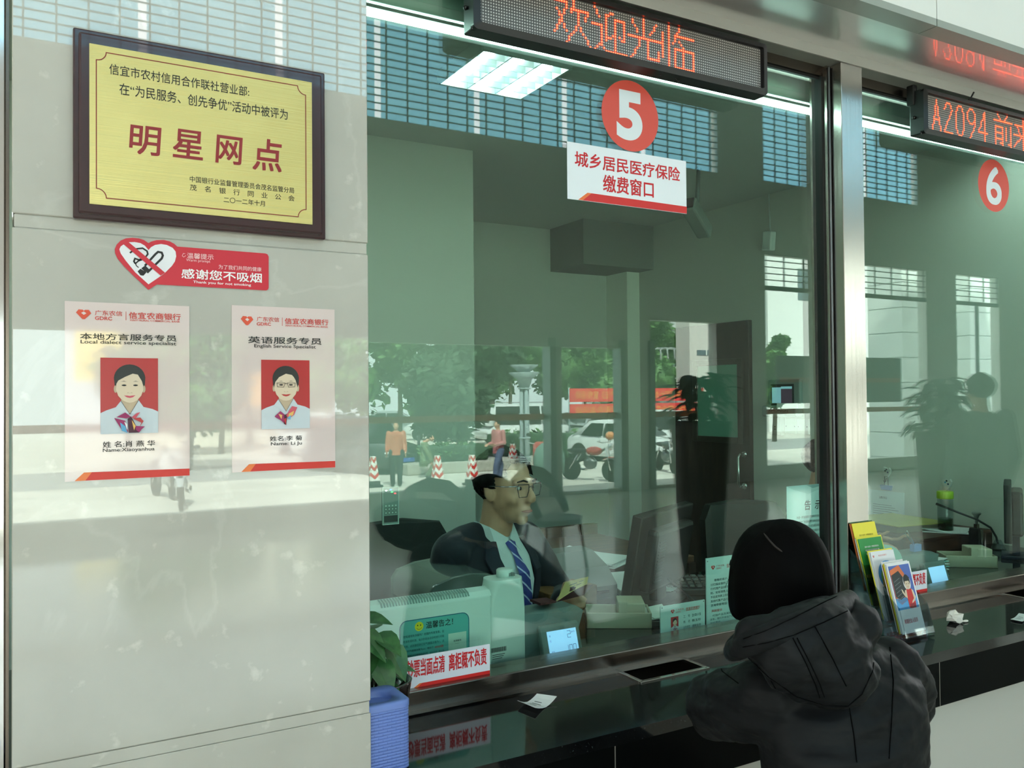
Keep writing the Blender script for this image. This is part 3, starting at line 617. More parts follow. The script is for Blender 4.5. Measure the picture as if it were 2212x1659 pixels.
# --- stands and sheets with printing
paleb = M('acrylic_pale', (196, 226, 224), .25)
def logo_line(A, x, y, w):
    logo(A, x, y-.002, w*.13, w*.1, lr, paleb, 2); A.text('广东农信', x+w*.17, y+w*.035, w*.27, w*.05, lr, 2); A.text('GDRC', x+w*.17, y-w*.02, w*.18, w*.035, lr, 2); A.text('信宜农商银行', x+w*.52, y+w*.01, w*.48, w*.07, lr, 2, .02); A.rect(x+w*.52, y-w*.012, w*.44, w*.012, lr, 2)
def card(x0, x1, z1, label, Y=2.012, z0=.766, nm='name_card_stand', rot=0):
    t = thing(nm, label, 'sign', ((x0+x1)/2, Y, ZC)); b = MB(); b.box(x0, x1, Y, Y+.004, z0, z1, paleb); b.box(x0-.004, x1+.004, Y-.002, Y+.05, ZC, z0, acryl); b.build('stand', t)
    b = MB(); A = Art(b, (x0, Y, z0)); w_, h = x1-x0, z1-z0
    for u, v in ((.03, .04), (.97, .04), (.03, .96), (.97, .96)): A.ell(u*w_, v*h, .002, .002, greytxt, 2, 8)
    return t, b, A, w_, h
def staffcard(x0, x1, z1, label):
    t, b, A, w_, h = card(x0, x1, z1, label)
    logo_line(A, w_*.22, h*.78, w_*.66); portrait(A, w_*.22, h*.25, w_*.17, h*.41, False)
    for k, (p, q) in enumerate((('工　号', '210115'), ('姓　名', '陈玉珍'), ('业务类型', '理财业务'))): A.text(p, w_*.5, h*(.58-.15*k), w_*.15, h*.075, tl, 2); A.text(q, w_*.7, h*(.58-.15*k), w_*.2, h*.075, tl, 2, .01)
    A.poly([(w_*.1, .001), (w_*.99, .001), (w_*.99, h*.1), (w_*.15, h*.12)], M('card_red', (190, 62, 56), .5), 2); b.build('card', t, False)
staffcard(1.652, 1.826, .873, 'small acrylic name card with a red portrait beside the tall notice stand')
staffcard(3.66, 3.834, .873, 'small acrylic name card with a red portrait beyond the brochure stand')
t, b, A, w_, h = card(1.834, 1.99, .998, 'tall acrylic risk notice stand behind the seated woman')
logo_line(A, w_*.12, h*.85, w_*.8)
for k, s in enumerate(('尊敬的客户，您可以通', '过扫描金融的二维码查询我', '行代理产品的详细信息及风', '险，如有销售人员推荐购买', '不在此列表上的任何产品属于', '其他代售产品行为。', '咨询举报电话：0668-8811')): A.text(s, w_*(.1 if k else .2), h*(.68-.055*k), w_*((.8 if k else .7) if k != 5 else .55), h*.034, tl, 2, .008)
A.text('风险提示', w_*.12, h*.275, w_*.28, h*.035, lr, 2, .01)
for k, s in enumerate(('代销产品及其相关资料由', '发售，我行不承担产品的投资', '兑付责任。')): A.text(s, w_*(.14 if k == 0 else .08), h*(.215-.048*k), w_*(.8 if k < 2 else .3), h*.03, tl, 2)
A.text('欢迎您的监督', w_*.42, h*.07+.002, w_*.5, h*.035, redtxt, 2, .01); A.poly([(w_*.08, .004), (w_*.99, .004), (w_*.99, .014), (w_*.14, .014)], M('card_red', (190, 62, 56), .5), 2); b.build('card', t, False)
b = MB(); Y = 1.963; A = PA(b, Y); x0, x1, z0, z1 = 2.134, 2.348, .895, 1.2065; b.box(x0, x1, Y, Y+.001, z0, z1, M('notice_sheet', (206, 232, 234), .6)); gs = M('sheet_grey', (132, 166, 168), .6)
A.poly([(x0, z1-.0005), (x0+.03, z1-.012), (x0+.1, z1-.03), (x0+.14, z1-.02), (x1, z1-.032), (x1, z1-.0005)][::-1], M('sheet_pale', (184, 214, 216), .6), 1); A.poly([(x0+.09, z1-.0005), (x0+.12, z1-.012), (x1-.04, z1-.005), (x1, z1-.024), (x1, z1-.0005)][::-1], gs, 2); A.poly([(x0, z0), (x1, z0), (x1, z0+.006), (x0, z0+.004)], gs, 1)  # pale and greyer bands along the top and foot of the sheet
w_ = x1-x0
A.text('告', x0+w_*.37, z1-.082, .028, .032, blk, 2, .02, .1); A.text('示', x0+w_*.6, z1-.082, .026, .028, blk, 2, .02, .1)
for k, s in enumerate(('为进一步加强我行理财和代销业务销售行为管', '理，切实维护广大金融消费者的合法权益，根据省联', '社和监管统一部署我行大堂及柜台销售专区规定，自', '2016年7月1日起，广东省（深圳除外）农信社营业网', '点销售理财产品及代销产品必须在专区销售，并', '实行录音录像制度，凡购买理财产品需要客户', '配合完成录音录像，消费者请认真核对销售', '人员身份谨慎购买有关产品信息，保障', '您的合法权益，切实维护自身权益')): A.text(s, x0+w_*(.11 if k else .2), z1-.108-.0155*k, w_*(.82 if k else .73), .0085, greytxt, 2, .006)
A.text('信宜农商银行营业部', x0+w_*.55, z0+.05, w_*.36, .0075, greytxt, 2); A.text('2016年6月30日', x0+w_*.57, z0+.038, w_*.34, .0065, greytxt, 2)
tag(b.build('paper_notice', None, False), 'pale blue printed notice fixed inside the glass next to the steel post', 'notice')
b = MB(); Y = 1.962; A = PA(b, Y); x0, z0, w_, h = .757, 1.194, .043, .092      # keypad panel fixed to the inside of the glass
b.box(x0, x0+w_, Y, Y+.006, z0, z0+h, M('panel_grey', (126, 150, 144), .4), .001); fw = M('panel_rim', (206, 226, 220), .4); A.line([(x0+.001, z0+.001), (x0+w_-.001, z0+.001), (x0+w_-.001, z0+h-.001), (x0+.001, z0+h-.001)], .0014, fw, 1, True)
for i in range(4):
    A.ell(x0+.009+.0085*i, z0+.046, .002, .002, fw, 1, 10)
    for j in range(2): A.line([(x0+.006+.0085*i, z0+.026+.009*j), (x0+.012+.0085*i, z0+.026+.009*j), (x0+.012+.0085*i, z0+.032+.009*j), (x0+.006+.0085*i, z0+.032+.009*j)], .0006, charcoal, 1, True); A.ell(x0+.009+.0085*i, z0+.029+.009*j, .0016, .0016, fw, 1, 8)
A.rect(x0+.004, z0+.006, w_-.008, .016, charcoal, 1)
for (u, v, m) in ((.01, .083, M('lamp_white', (255, 255, 255), .3, emit=3)), (.022, .0845, M('lamp_blue', (60, 110, 255), .3, emit=3)), (.025, .079, M('lamp_green', (80, 240, 120), .3, emit=3)), (.033, .075, M('lamp_red', (255, 70, 80), .3, emit=3))): A.ell(x0+u, z0+v, .003, .0016, m, 1, 10)
tag(b.build('rating_keypad', None, False), 'slim rating keypad with tiny lamps fixed inside the glass near the pier', 'keypad')
# --- desk things of teller 5
smoke = M('smoky_cover', (92, 104, 100), .12, coat=.3)
t = thing('bill_sorter', 'low bill sorter under a smoky rounded cover behind the air purifier', 'machine', (1.15, 2.42, ZC))
b = MB(); b.box(1.03, 1.28, 2.3, 2.56, ZC, .85, charcoal, .01); b.build('base', t)
b = MB(); b.loft([[V((x, y, z)) for x, z in [(1.022, .84), (1.022, .93), (1.04, .955), (1.10, .972), (1.16, .977), (1.22, .970), (1.272, .95), (1.288, .93), (1.288, .84)]] for y in (2.28, 2.30, 2.56, 2.58)], smoke, True, True); b.build('cover', t)
b = MB(); b.box(1.17, 1.176, 2.277, 2.279, .842, .93, M('yellow_green_strip', (190, 206, 120), .5)); b.build('label_strip', t)
def keyboard(x, y, rz, label, nx=9, ny=4):
    t = thing('keyboard', label, 'keyboard', (x, y, ZC), rz)
    b = MB(); R = RZ(rz) @ RX(radians(9)); o = V((x, y, ZC+.022)); b.obox(o, (.30, .14, .026), black, R, .006); b.build('case', t)
    b = MB()
    for i in range(nx):
        for j in range(ny): b.obox(o + R @ V((-.125+.25*i/(nx-1), -.05+.1*j/(ny-1), .017)), (.022, .02, .01), M('key_grey', (70, 78, 78), .2), R, .003, 1)
    b.build('keys', t)
keyboard(.84, 2.3, .1, 'black keyboard tucked behind the air purifier near the pier')
keyboard(2.18, 2.55, -.5, 'black keyboard beside the back of the monitor', 10, 4)
t = thing('monitor', 'black monitor seen from behind, turned to the smiling teller', 'monitor', (1.98, 2.4, ZC))
R = RZ(radians(27)) @ RX(radians(10)); o = V((1.99, 2.43, .95))
b = MB(); b.obox(o, (.46, .04, .30), black, R, .006); b.obox(o + R @ V((0, -.032, -.01)), (.34, .05, .22), black, R, .015); b.build('screen_housing', t)
b = MB()
for k in range(14): b.obox(o + R @ V((-.11, -.0578, .06-.011*k)), (.06, .002, .004), charcoal, R)
b.build('vent', t)
b = MB(); b.obox(V((2.0, 2.45, .80)), (.09, .03, .09), black, RZ(radians(27)), .004); b.obox(V((1.995, 2.47, ZC+.008)), (.24, .17, .016), black, RZ(radians(27)), .006); b.build('stand', t)
b = MB(); b.tube([(1.99, 2.40, .86), (2.02, 2.3, .80), (2.0, 2.2, .766), (1.95, 2.15, .76)], .004, black_m); b.build('cable', t)
def cash_tray(cx, cy, rz, label):
    t = thing('cash_tray', label, 'tray', (cx, cy, ZC), rz); R = RZ(rz); b = MB(); L, W, H = .21, .12, .05
    for p, s in (((0, 0, .004), (L, W, .008)), ((0, -W/2+.003, H/2), (L, .006, H)), ((0, W/2-.003, H/2), (L, .006, H)), ((-L/2+.003, 0, H/2), (.006, W, H)), ((L/2-.003, 0, H/2), (.006, W, H))): b.obox(V((cx, cy, ZC)) + R @ V(p), s, beige, R, .0015, 1)
    b.build('tray_body', t)
    b = MB(); b.obox(V((cx, cy, ZC)) + R @ V((L*.2, 0, .045)), (.085, W*.96, .07), beige, R, .004); b.obox(V((cx, cy, ZC)) + R @ V((L*.06, -W*.38, .06)), (.03, .028, .05), beige, R, .004); b.build('block', t)
cash_tray(1.70, 2.29, radians(-32), 'beige tray with a raised block in front of the turned monitor')
cash_tray(3.57, 2.275, radians(-38), 'beige tray with a raised block beside the clear water bottle')
t = thing('side_desk', 'brown wooden side desk with a raised rim beside the smiling teller', 'desk', (2.2, 3.1, 0))
b = MB(); b.box(1.95, 2.53, 2.85, 3.6, .78, .81, wood, .004); b.build('desktop', t)
b = MB(); b.box(1.95, 2.53, 3.57, 3.6, .81, .86, wood); b.box(1.95, 1.98, 2.82, 3.57, .81, .84, wood); b.build('rim', t)
for x in (1.97, 2.51):
    b = MB(); b.box(x-.02, x+.02, 2.84, 3.58, 0, .78, wood_d); b.build('side_panel', t)
t = thing('passbook_printer', 'grey sloping passbook printer on the desk beside the teller', 'printer', (1.81, 2.72, ZC)); b = MB()
b.loft([[V((x, y, z)) for y, z in ((2.60, ZC), (2.60, .80), (2.66, .86), (2.76, .905), (2.84, .91), (2.84, ZC))] for x in (1.70, 1.93)], greyp, True, False); b.build('case', t)
b = MB(); b.box(1.74, 1.752, 2.598, 2.60, .765, .80, black); b.box(1.74, 1.89, 2.595, 2.6, .775, .785, black); b.build('slot', t)
t = thing('wooden_box', 'low brown wooden box on the desk behind the open booklet', 'box', (1.66, 2.46, ZC)); b = MB(); b.obox((1.63, 2.52, ZC+.045), (.22, .13, .09), M('tan_wood', (136, 100, 62), .5, noise=(8, (112, 80, 48), .3, .7, 4, (1, 6, 6))), RZ(.15), .004); b.build('carcass', t)
def sheets(cx, cy, z, rz, n, label, w_=.21, d=.297, name='paper_stack', m=paper):
    b = MB(); random.seed(n+int(cx*100))
    for k in range(n):
        R = RZ(rz+random.uniform(-.12, .12)); o = V((cx+random.uniform(-.012, .012), cy+random.uniform(-.012, .012), z+.0016+.0032*k)); r_ = []
        for u in range(5):
            l = u/4; dz = .012*(l**3) if k == n-1 else 0
            r_.append([o + R @ V((-w_/2, -d/2+d*l, dz)), o + R @ V((w_/2, -d/2+d*l, dz*1.6)), o + R @ V((w_/2, -d/2+d*l, dz*1.6+.0028)), o + R @ V((-w_/2, -d/2+d*l, dz+.0028))])
        b.loft(r_, m, True, False)
    return tag(b.build(name), label, 'paper')
sheets(2.07, 2.98, .81, .5, 5, 'loose white papers on the brown side desk')
sheets(2.07, 2.655, ZC, -.3, 9, 'white paper stack on the desk between the booklet and monitor', .2, .26)
b = MB(); o = V((1.815, 2.215, 0)); b.obox((o.x, o.y, ZC+.012), (.11, .09, .024), black, RZ(-.4), .004); tag(b.build('ink_pad'), 'flat black pad under a note sheet behind the name card', 'pad')
sheets(o.x+.005, o.y, ZC+.024, -.2, 2, 'creased note sheet on the black pad behind the name card', .08, .09, 'note_sheet', M('note_paper', (206, 222, 212), .8))
for i, (x0, wd, l) in enumerate(((1.225, .15, 'striped cloth strip lying on the desk before the teller'),)):
    b = MB(); b.loft([[V((x0, y, ZC+.001)), V((x0+wd, y, ZC+.001)), V((x0+wd, y, ZC+.012)), V((x0, y, ZC+.012))] for y in (2.34, 2.37, 2.40)], M('purple_stripes', (84, 70, 120), .8, noise=(90, (190, 120, 140), .5, .55, 1, (.05, 1, 1))), True, False); tag(b.build('cloth'), l, 'cloth')
# --- chairs
def office_chair(cx, cy, rz, label, hole, H=1.0, w_=.46, bm_=black):
    t = thing('office_chair', label, 'chair', (cx, cy, 0), rz); R = RZ(rz); O = V((cx, cy, 0)); q = lambda x, y, z: O + R @ V((x, y, z))
    b = MB(); pts = []      # backrest: gently curved padded panel
    z0 = .56; prof = [(-w_/2*.78, z0), (w_/2*.78, z0), (w_/2, z0+.12), (w_/2*.98, H-.08), (w_/2*.8, H-.015), (0, H), (-w_/2*.8, H-.015), (-w_/2*.98, H-.08), (-w_/2, z0+.12)]
    fr_ = [q(x, .21-.12*(x/w_)**2-.05*(1-(z-z0)/(H-z0)), z) for x, z in prof]; bk = [p + R @ V((0, .05, 0)) for p in fr_]
    b.loft([fr_, bk], bm_, True, False); b.build('backrest', t)
    if hole:
        b = MB(); c = q(.06 if hole == 1 else 0, .158, H-.13); b.lathe(c, [(.016, 0), (.024, .002), (.024, .006), (.016, .008)], chrome, 20, R @ RX(pi/2)); b.build('ring', t)
    b = MB(); b.obox(q(0, 0, .47), (.48, .46, .07), bm_, R, .03, 3); b.build('seat', t)
    b = MB(); b.obox(q(0, .2, .52), (.07, .03, .2), black, R, .005); b.build('back_bar', t)
    b = MB(); b.lathe(q(0, 0, .1), [(.03, 0), (.03, .2), (.02, .2), (.02, .345)], steel_d, 14); b.build('gas_column', t)
    for s in (-1, 1):
        b = MB(); b.tube([q(s*.25, .12, .47), q(s*.27, .12, .64), q(s*.27, .02, .68), q(s*.27, -.12, .68)], .016, black); b.build('armrest', t)
    for k in range(5):
        b = MB(); a = 2*pi*k/5; e = q(.28*cos(a), .28*sin(a), .075); b.tube([q(0, 0, .115), e], [.022, .015], black); b.build('foot', t)
        b = MB(); b.lathe(e + V((-.012, 0, -.047)), [(.027, 0), (.027, .024)], black, 14, RY(pi/2)); b.build('caster', t)
    return t
office_chair(2.835, 2.715, radians(-12), 'black office chair with a metal ring in its backrest beside the brown door', 1, 1.02, .43)
office_chair(1.36, 2.83, radians(172), 'black office chair carrying the smiling teller', 0, .93, .5)
office_chair(1.42, 3.42, radians(-20), 'dark office chair standing empty behind the smiling teller', 0, .955, .42, M('charcoal_fabric', (36, 42, 40), .8))
# --- the side wall: brown door, alarm panel, boxes, camera
t = thing('door_1', 'dark brown door with a glass panel in the booth side wall', 'door', (4.2, 4.5, 0)); struct(t)
b = MB(); b.box(4.165, 4.199, 4.14, 4.88, 0, 2.0, wood_d, .003); b.build('leaf', t)
b = MB()
for y0, y1, z0, z1 in ((4.19, 4.235, 1.18, 1.75), (4.63, 4.675, 1.18, 1.75), (4.235, 4.63, 1.18, 1.22), (4.235, 4.63, 1.71, 1.75)): b.box(4.15, 4.166, y0, y1, z0, z1, M('bronze_trim', (74, 66, 58), .3, .5), .003)
b.build('glass_frame', t)
b = MB(); b.box(4.158, 4.164, 4.235, 4.63, 1.22, 1.71, M('door_glass', (122, 178, 156), .06, coat=.5)); b.build('glass_panel', t)
b = MB(); b.tube([(4.165, 4.19, 1.11), (4.12, 4.19, 1.11), (4.11, 4.19, 1.09), (4.11, 4.19, .92), (4.12, 4.19, .90), (4.165, 4.19, .90)], .009, chrome)
for z in (1.11, .90): b.lathe((4.166, 4.19, z), [(.024, 0), (.024, .006), (.014, .014)], chrome, 14, RY(-pi/2))
b.build('door_handle', t)
class SA(Art):
    def __init__(s, mb, x): super().__init__(mb, (x, 0, 0), (0, -1, 0), (0, 0, 1))
t = thing('alarm_panel', 'wall alarm panel with a small colour screen above the switch plates', 'panel', (4.2, 3.85, 1.4)); gl = M('light_grey_plastic', (148, 158, 152), .4)
b = MB(); b.box(4.17, 4.2, 3.72, 3.98, 1.42, 1.60, gl, .008); b.box(4.13, 4.2, 3.715, 4.0, 1.365, 1.435, gl, .012); b.build('case', t)
b = MB(); A = SA(b, 4.1695); A.rect(-3.955, 1.435, .19, .135, black, 1); A.rect(-3.945, 1.45, .075, .10, M('screen_cyan', (150, 200, 214), .3, emit=.5), 2); A.rect(-3.87, 1.45, .09, .09, M('screen_plum', (96, 70, 92), .3, emit=.25), 2); A.rect(-3.87, 1.54, .09, .015, M('screen_cyan', (150, 200, 214), .3, emit=.5), 2); b.build('screen', t, False)
b = MB(); b.box(4.12, 4.129, 3.70, 3.86, 1.42, 1.45, paper); b.build('note_strip', t)
b = MB(); A = SA(b, 4.1295); A.text('AMONGN', -3.94, 1.395, .16, .014, charcoal, 1); A.rect(-3.945, 1.388, .17, .002, charcoal, 1); b.build('lettering', t, False)
b = MB(); b.box(4.16, 4.2, 3.87, 3.96, 1.245, 1.365, gl, .003); A = SA(b, 4.1595); A.ell(-3.915, 1.30, .005, .005, charcoal, 1, 10); A.ell(-3.915, 1.285, .005, .005, charcoal, 1, 10); tag(b.build('junction_box'), 'grey metal junction box on the wall below the alarm panel', 'box')
for k, (y0, y1, l) in enumerate(((3.77, 3.862, 'blank switch plate next to the grey junction box'), (3.672, 3.764, 'blank switch plate nearer the steel post, beside its twin'))):
    b = MB(); b.box(4.19, 4.2, y0, y1, 1.258, 1.352, whitep, .002); A = SA(b, 4.1895)
    for u in (.012, .08): A.ell(-y1+u, 1.304, .004, .004, charcoal, 1, 10)
    tag(b.build('switch_plate'), l, 'switch')
t = thing('security_camera', 'grey security camera hanging from the booth ceiling', 'camera', (3.3, 3.7, 2.8)); R = RZ(radians(-62)) @ RX(radians(-24)); o = at(1505, 472, 3.7)
b = MB(); b.obox(o, (.085, .30, .08), M('camera_grey', (120, 132, 124), .5), R, .012); b.build('camera_body', t)
b = MB(); b.obox(o + R @ V((0, -.152, 0)), (.07, .01, .065), black, R, .006); b.build('lens_face', t)
b = MB(); b.tube([o + V((0, 0, .03)), V((o.x+.02, o.y, 2.8))], .012, greyp); b.build('bracket', t)
t = thing('motion_sensor', 'white motion sensor with a thin cable high on the booth side wall', 'sensor', (4.2, 3.95, 2.5)); b = MB(); b.obox((4.165, 3.95, 2.49), (.05, .075, .125), whitep, RX(.1), .01); b.build('case', t)
b = MB(); b.tube([(4.19, 3.96, 2.55), (4.192, 3.97, 2.8)], .004, whitep); b.build('cable', t)
# --- desk things of teller 6
wbr = M('red_brown_wood', (84, 50, 38), .45, noise=(6, (64, 38, 30), .35, .65, 4, (1, 6, 6)))
t = thing('desk_shelf', 'low red-brown wooden shelf against the booth side wall', 'shelf', (3.9, 2.7, ZC)); b = MB(); b.box(3.62, 4.19, 2.535, 3.2, ZC+.055, ZC+.07, wbr, .002); b.build('top_board', t)
b = MB(); b.box(3.62, 3.635, 2.535, 3.2, ZC, ZC+.055, wbr); b.box(3.635, 4.19, 2.535, 2.55, ZC, ZC+.055, wbr); b.build('side_board', t)
zs = ZC+.07
t = thing('file_folder', 'thick olive yellow file folder lying on the wooden shelf', 'folder', (3.85, 2.78, zs)); fol = M('olive_card', (176, 172, 96), .7)
R = RZ(radians(-8)); b = MB(); b.obox((3.86, 2.84, zs+.018), (.32, .34, .034), M('page_block', (128, 122, 104), .8), R, .003); b.build('pages', t)
b = MB(); b.obox((3.855, 2.835, zs+.038), (.34, .37, .006), fol, R, .002); A = Art(b, V((3.855, 2.835, zs+.0412)), R @ V((1, 0, 0)), R @ V((0, 1, 0)))
for k in range(3): A.rect(-.06+.05*k, -.08, .002, .14-.02*k, greytxt, 1)
b.build('cover', t)
sheets(3.96, 2.63, zs, .5, 2, 'white sheet under the clear water bottle', .2, .2, 'loose_sheet')
t = thing('water_bottle', 'clear water bottle with a lime green lid on a white sheet', 'bottle', (3.93, 2.61, zs+.007)); b = MB(); zb = zs+.008
b.lathe((3.93, 2.61, zb), [(.0, 0), (.034, 0), (.036, .008), (.036, .15), (.032, .158)], acryl, 24, None, False); b.build('bottle_body', t)
b = MB(); b.lathe((3.93, 2.61, zb+.003), [(.033, 0), (.033, .055)], glass('water', (150, 176, 160), 1.2), 20); b.build('water', t)
b = MB(); b.lathe((3.93, 2.61, zb+.155), [(.037, 0), (.038, .004), (.038, .032), (.035, .036)], M('lime_lid', (164, 200, 44), .4), 24); b.build('lid', t)
t = thing('desk_lamp', 'thin gooseneck lamp with a clear base arching over the water bottle', 'lamp', (4.03, 2.41, ZC))
b = MB(); P0 = V((4.03, 2.41, ZC+.03)); b.tube([P0, ax(2152, 1160, 4.03), ax(2140, 1140, 4.0), ax(2110, 1122, 3.96), ax(2070, 1107, 3.93), ax(2022, 1088, 3.9)], [.005]*5+[.006], charcoal); b.build('arm', t)
b = MB(); b.lathe((4.03, 2.41, ZC), [(.034, 0), (.034, .012), (.022, .03), (.012, .05)], acryl, 20); b.build('base', t)
t = thing('date_stamp', 'black and steel date stamp with a round knob by the side wall', 'stamp', (3.99, 2.49, ZC)); b = MB()
b.lathe((3.99, 2.49, ZC+.115), [(.006, 0), (.008, .03), (.014, .045), (.02, .05), (.022, .058), (.016, .064)], M('knob_grey', (136, 142, 136), .4), 18); b.build('knob', t)
b = MB(); b.box(3.965, 3.985, 2.465, 2.515, ZC, ZC+.10, black, .006); b.box(3.985, 4.015, 2.47, 2.51, ZC, ZC+.09, steel_d, .004); b.box(3.98, 4.0, 2.482, 2.498, ZC+.09, ZC+.118, steel_d); b.build('stamp_body', t)
t = thing('monitor', 'black monitor seen edge-on beside the gooseneck lamp', 'monitor', (4.05, 2.3, ZC)); R = RZ(radians(30)); mo = V((3.91, 2.29, 0))
b = MB(); b.obox(mo + R @ V((0, 0, .965)), (.30, .03, .26), black, R, .004); b.obox(mo + R @ V((.02, -.035, .96)), (.24, .05, .2), black, R, .012); b.build('screen_housing', t)
b = MB(); b.obox(mo + R @ V((0, -.03, .81)), (.08, .03, .1), M('navy_stand', (30, 38, 58), .5), R); b.obox(mo + R @ V((0, -.03, ZC+.008)), (.16, .12, .016), M('navy_stand', (30, 38, 58), .5), R, .004); b.build('stand', t)
b = MB(); q = ax(2178, 1205, 3.98); b.poly([ax(2160, 1193, 3.99), ax(2162, 1212, 3.985), ax(2194, 1215, 3.98), ax(2192, 1198, 3.985)], paper); b.build('memo_note', t)
for k, (px, py, l) in enumerate(((1918, 1020, 'heart-shaped adhesive hook carrying the blue clip on the side wall'), (2048, 1045, 'heart-shaped adhesive hook with blue patches, empty, on the side wall'))):
    p = ax(px, py, 4.2); t = thing('wall_hook', l, 'hook', p); b = MB()
    prof = [(.0, -.034), (.022, -.006), (.026, .012), (.018, .026), (.004, .022), (-.004, .024), (-.018, .028), (-.026, .012), (-.02, -.008)]
    b.prism([(4.185, p.y-u, p.z+v) for u, v in prof], (.014, 0, 0), M('hook_ivory', (214, 216, 208), .4)); A = SA(b, 4.1848)
    for u, v, m in ((-.006, .008, lblue if k else charcoal), (.01, .0, M('hook_navy', (44, 60, 96), .5)), (.002, .016, charcoal)): A.ell(-p.y+u, p.z+v, .0055, .005, m, 1, 10)
    b.build('plate', t); b = MB(); b.tube([(4.19, p.y, p.z-.03), (4.178, p.y, p.z-.05), (4.17, p.y, p.z-.055), (4.165, p.y, p.z-.045)], .003, charcoal); b.build('hook_wire', t)
p = ax(1914, 1053, 4.17); t = thing('binder_clip', 'blue binder clip hanging from the heart hook', 'clip', p); b = MB(); b.prism([(4.165, p.y-.035, p.z+.012), (4.165, p.y+.035, p.z+.012), (4.165, p.y+.028, p.z-.014), (4.165, p.y-.028, p.z-.014)], (.016, 0, 0), M('clip_blue', (70, 122, 190), .35)); b.build('clip_body', t)
b = MB(); b.tube([(4.172, p.y-.012, p.z+.01), (4.172, p.y-.01, p.z+.06), (4.172, p.y+.01, p.z+.06), (4.172, p.y+.012, p.z+.01)], .0016, charcoal); b.build('wire_handle', t)
b = MB(); A = SA(b, 4.1695); q0 = ax(1880, 1130, 4.17); q1 = ax(1953, 1072, 4.17); yA = q0.y; b.box(4.17, 4.172, q1.y, yA, q0.z, p.z-.02, M('hung_sheet', (206, 222, 220), .8))
for k in range(9): A.rect(-yA+.02, q0.z+.015+.012*k, (yA-q1.y)*(.75-.1*(k % 3)), .0022, greytxt, 1)
A.text('通知', -yA+.06, p.z-.065, .05, .014, blk, 1); tag(b.build('hanging_sheet'), 'printed sheets hanging from the blue clip on the side wall', 'paper')
b = MB(); R = RZ(radians(-25))
for k in range(5): b.obox(V((3.33+.006*k, 2.32, ZC+.008+.008*k)), (.17, .11, .003), M('teal_slip', (150, 206, 200), .7) if k % 2 else paper, RZ(radians(-25+9*k)))
tag(b.build('slip_stack'), 'fanned teal and white slips behind the blank-screen note counter', 'paper')
t = thing('round_board', 'pale green round-topped board behind the brochures', 'board', (2.83, 2.13, ZC)); b = MB(); ring = [(2.80+.13*cos(a), .86+.075*sin(a)) for a in [pi*k/16 for k in range(17)]]
b.prism([(2.67, 2.125, ZC)]+[(x, 2.125, z) for x, z in ring[::-1]]+[(2.93, 2.125, ZC)], (0, .006, 0), M('pale_green_board', (150, 196, 182), .5)); b.build('panel', t)
t = thing('bulldog_clip', 'small blue clip with wire arm standing on the blank-screen note counter', 'clip', (3.1, 2.19, .8725)); b = MB(); b.box(3.08, 3.125, 2.18, 2.20, .8725, .90, M('clip_blue', (70, 122, 190), .35)); b.build('clip_body', t)
b = MB(); b.tube([(3.095, 2.19, .90), (3.06, 2.19, .945), (3.05, 2.19, .958), (3.035, 2.19, .95), (3.05, 2.19, .938), (3.085, 2.19, .9)], .0018, chrome); b.build('wire_handle', t)

def troffer(x, y, z, label, em, w_=.3):
    t = thing('ceiling_light', label, 'lamp', (x, y, z)); b = MB()
    for dx, dy, sx, sy in ((0, w_, 2*w_, .012), (0, -w_, 2*w_, .012), (w_, 0, .012, 2*w_), (-w_, 0, .012, 2*w_)): b.box(x+dx-sx/2, x+dx+sx/2, y+dy-sy/2, y+dy+sy/2, z-.05, z, whitep)
    b.box(x-w_, x+w_, y-w_, y+w_, z-.004, z, M('lamp_tray', (236, 238, 238), .3)); b.build('housing', t)
    b = MB(); lv = M('louvre', (200, 206, 206), .25, .6)
    for k in range(1, 6): b.box(x-w_, x+w_, y-w_+w_/3*k-.001, y-w_+w_/3*k+.001, z-.048, z-.006, lv)
    for k in (-.5, .5): b.box(x+w_*k*.67-.002, x+w_*k*.67+.002, y-w_, y+w_, z-.048, z-.006, lv)
    b.build('louvre', t)
    for k in (-1, 0, 1):
        b = MB(); b.tube([(x+w_*.66*k, y-w_*.9, z-.024), (x+w_*.66*k, y+w_*.9, z-.024)], .012, M('lamp_tube_%d' % em, (250, 255, 255), .4, emit=em, ecol=(232, 255, 250)), 8); b.build('lamp_tube', t)
troffer(1.63, 2.9, 2.8, 'square louvred lamp lit in the booth ceiling above the smiling teller', 30, .19)
troffer(.3, 3.0, 2.8, 'added louvred fill lamp in the booth ceiling, unseen behind the marble pier', 34)  # unseen lamp added to brighten the booth interior
troffer(3.86, 2.3, 2.8, 'added louvred fill lamp in the booth ceiling, unseen beside the side wall', 34, .17)  # added to brighten the side wall, hidden by the letter board
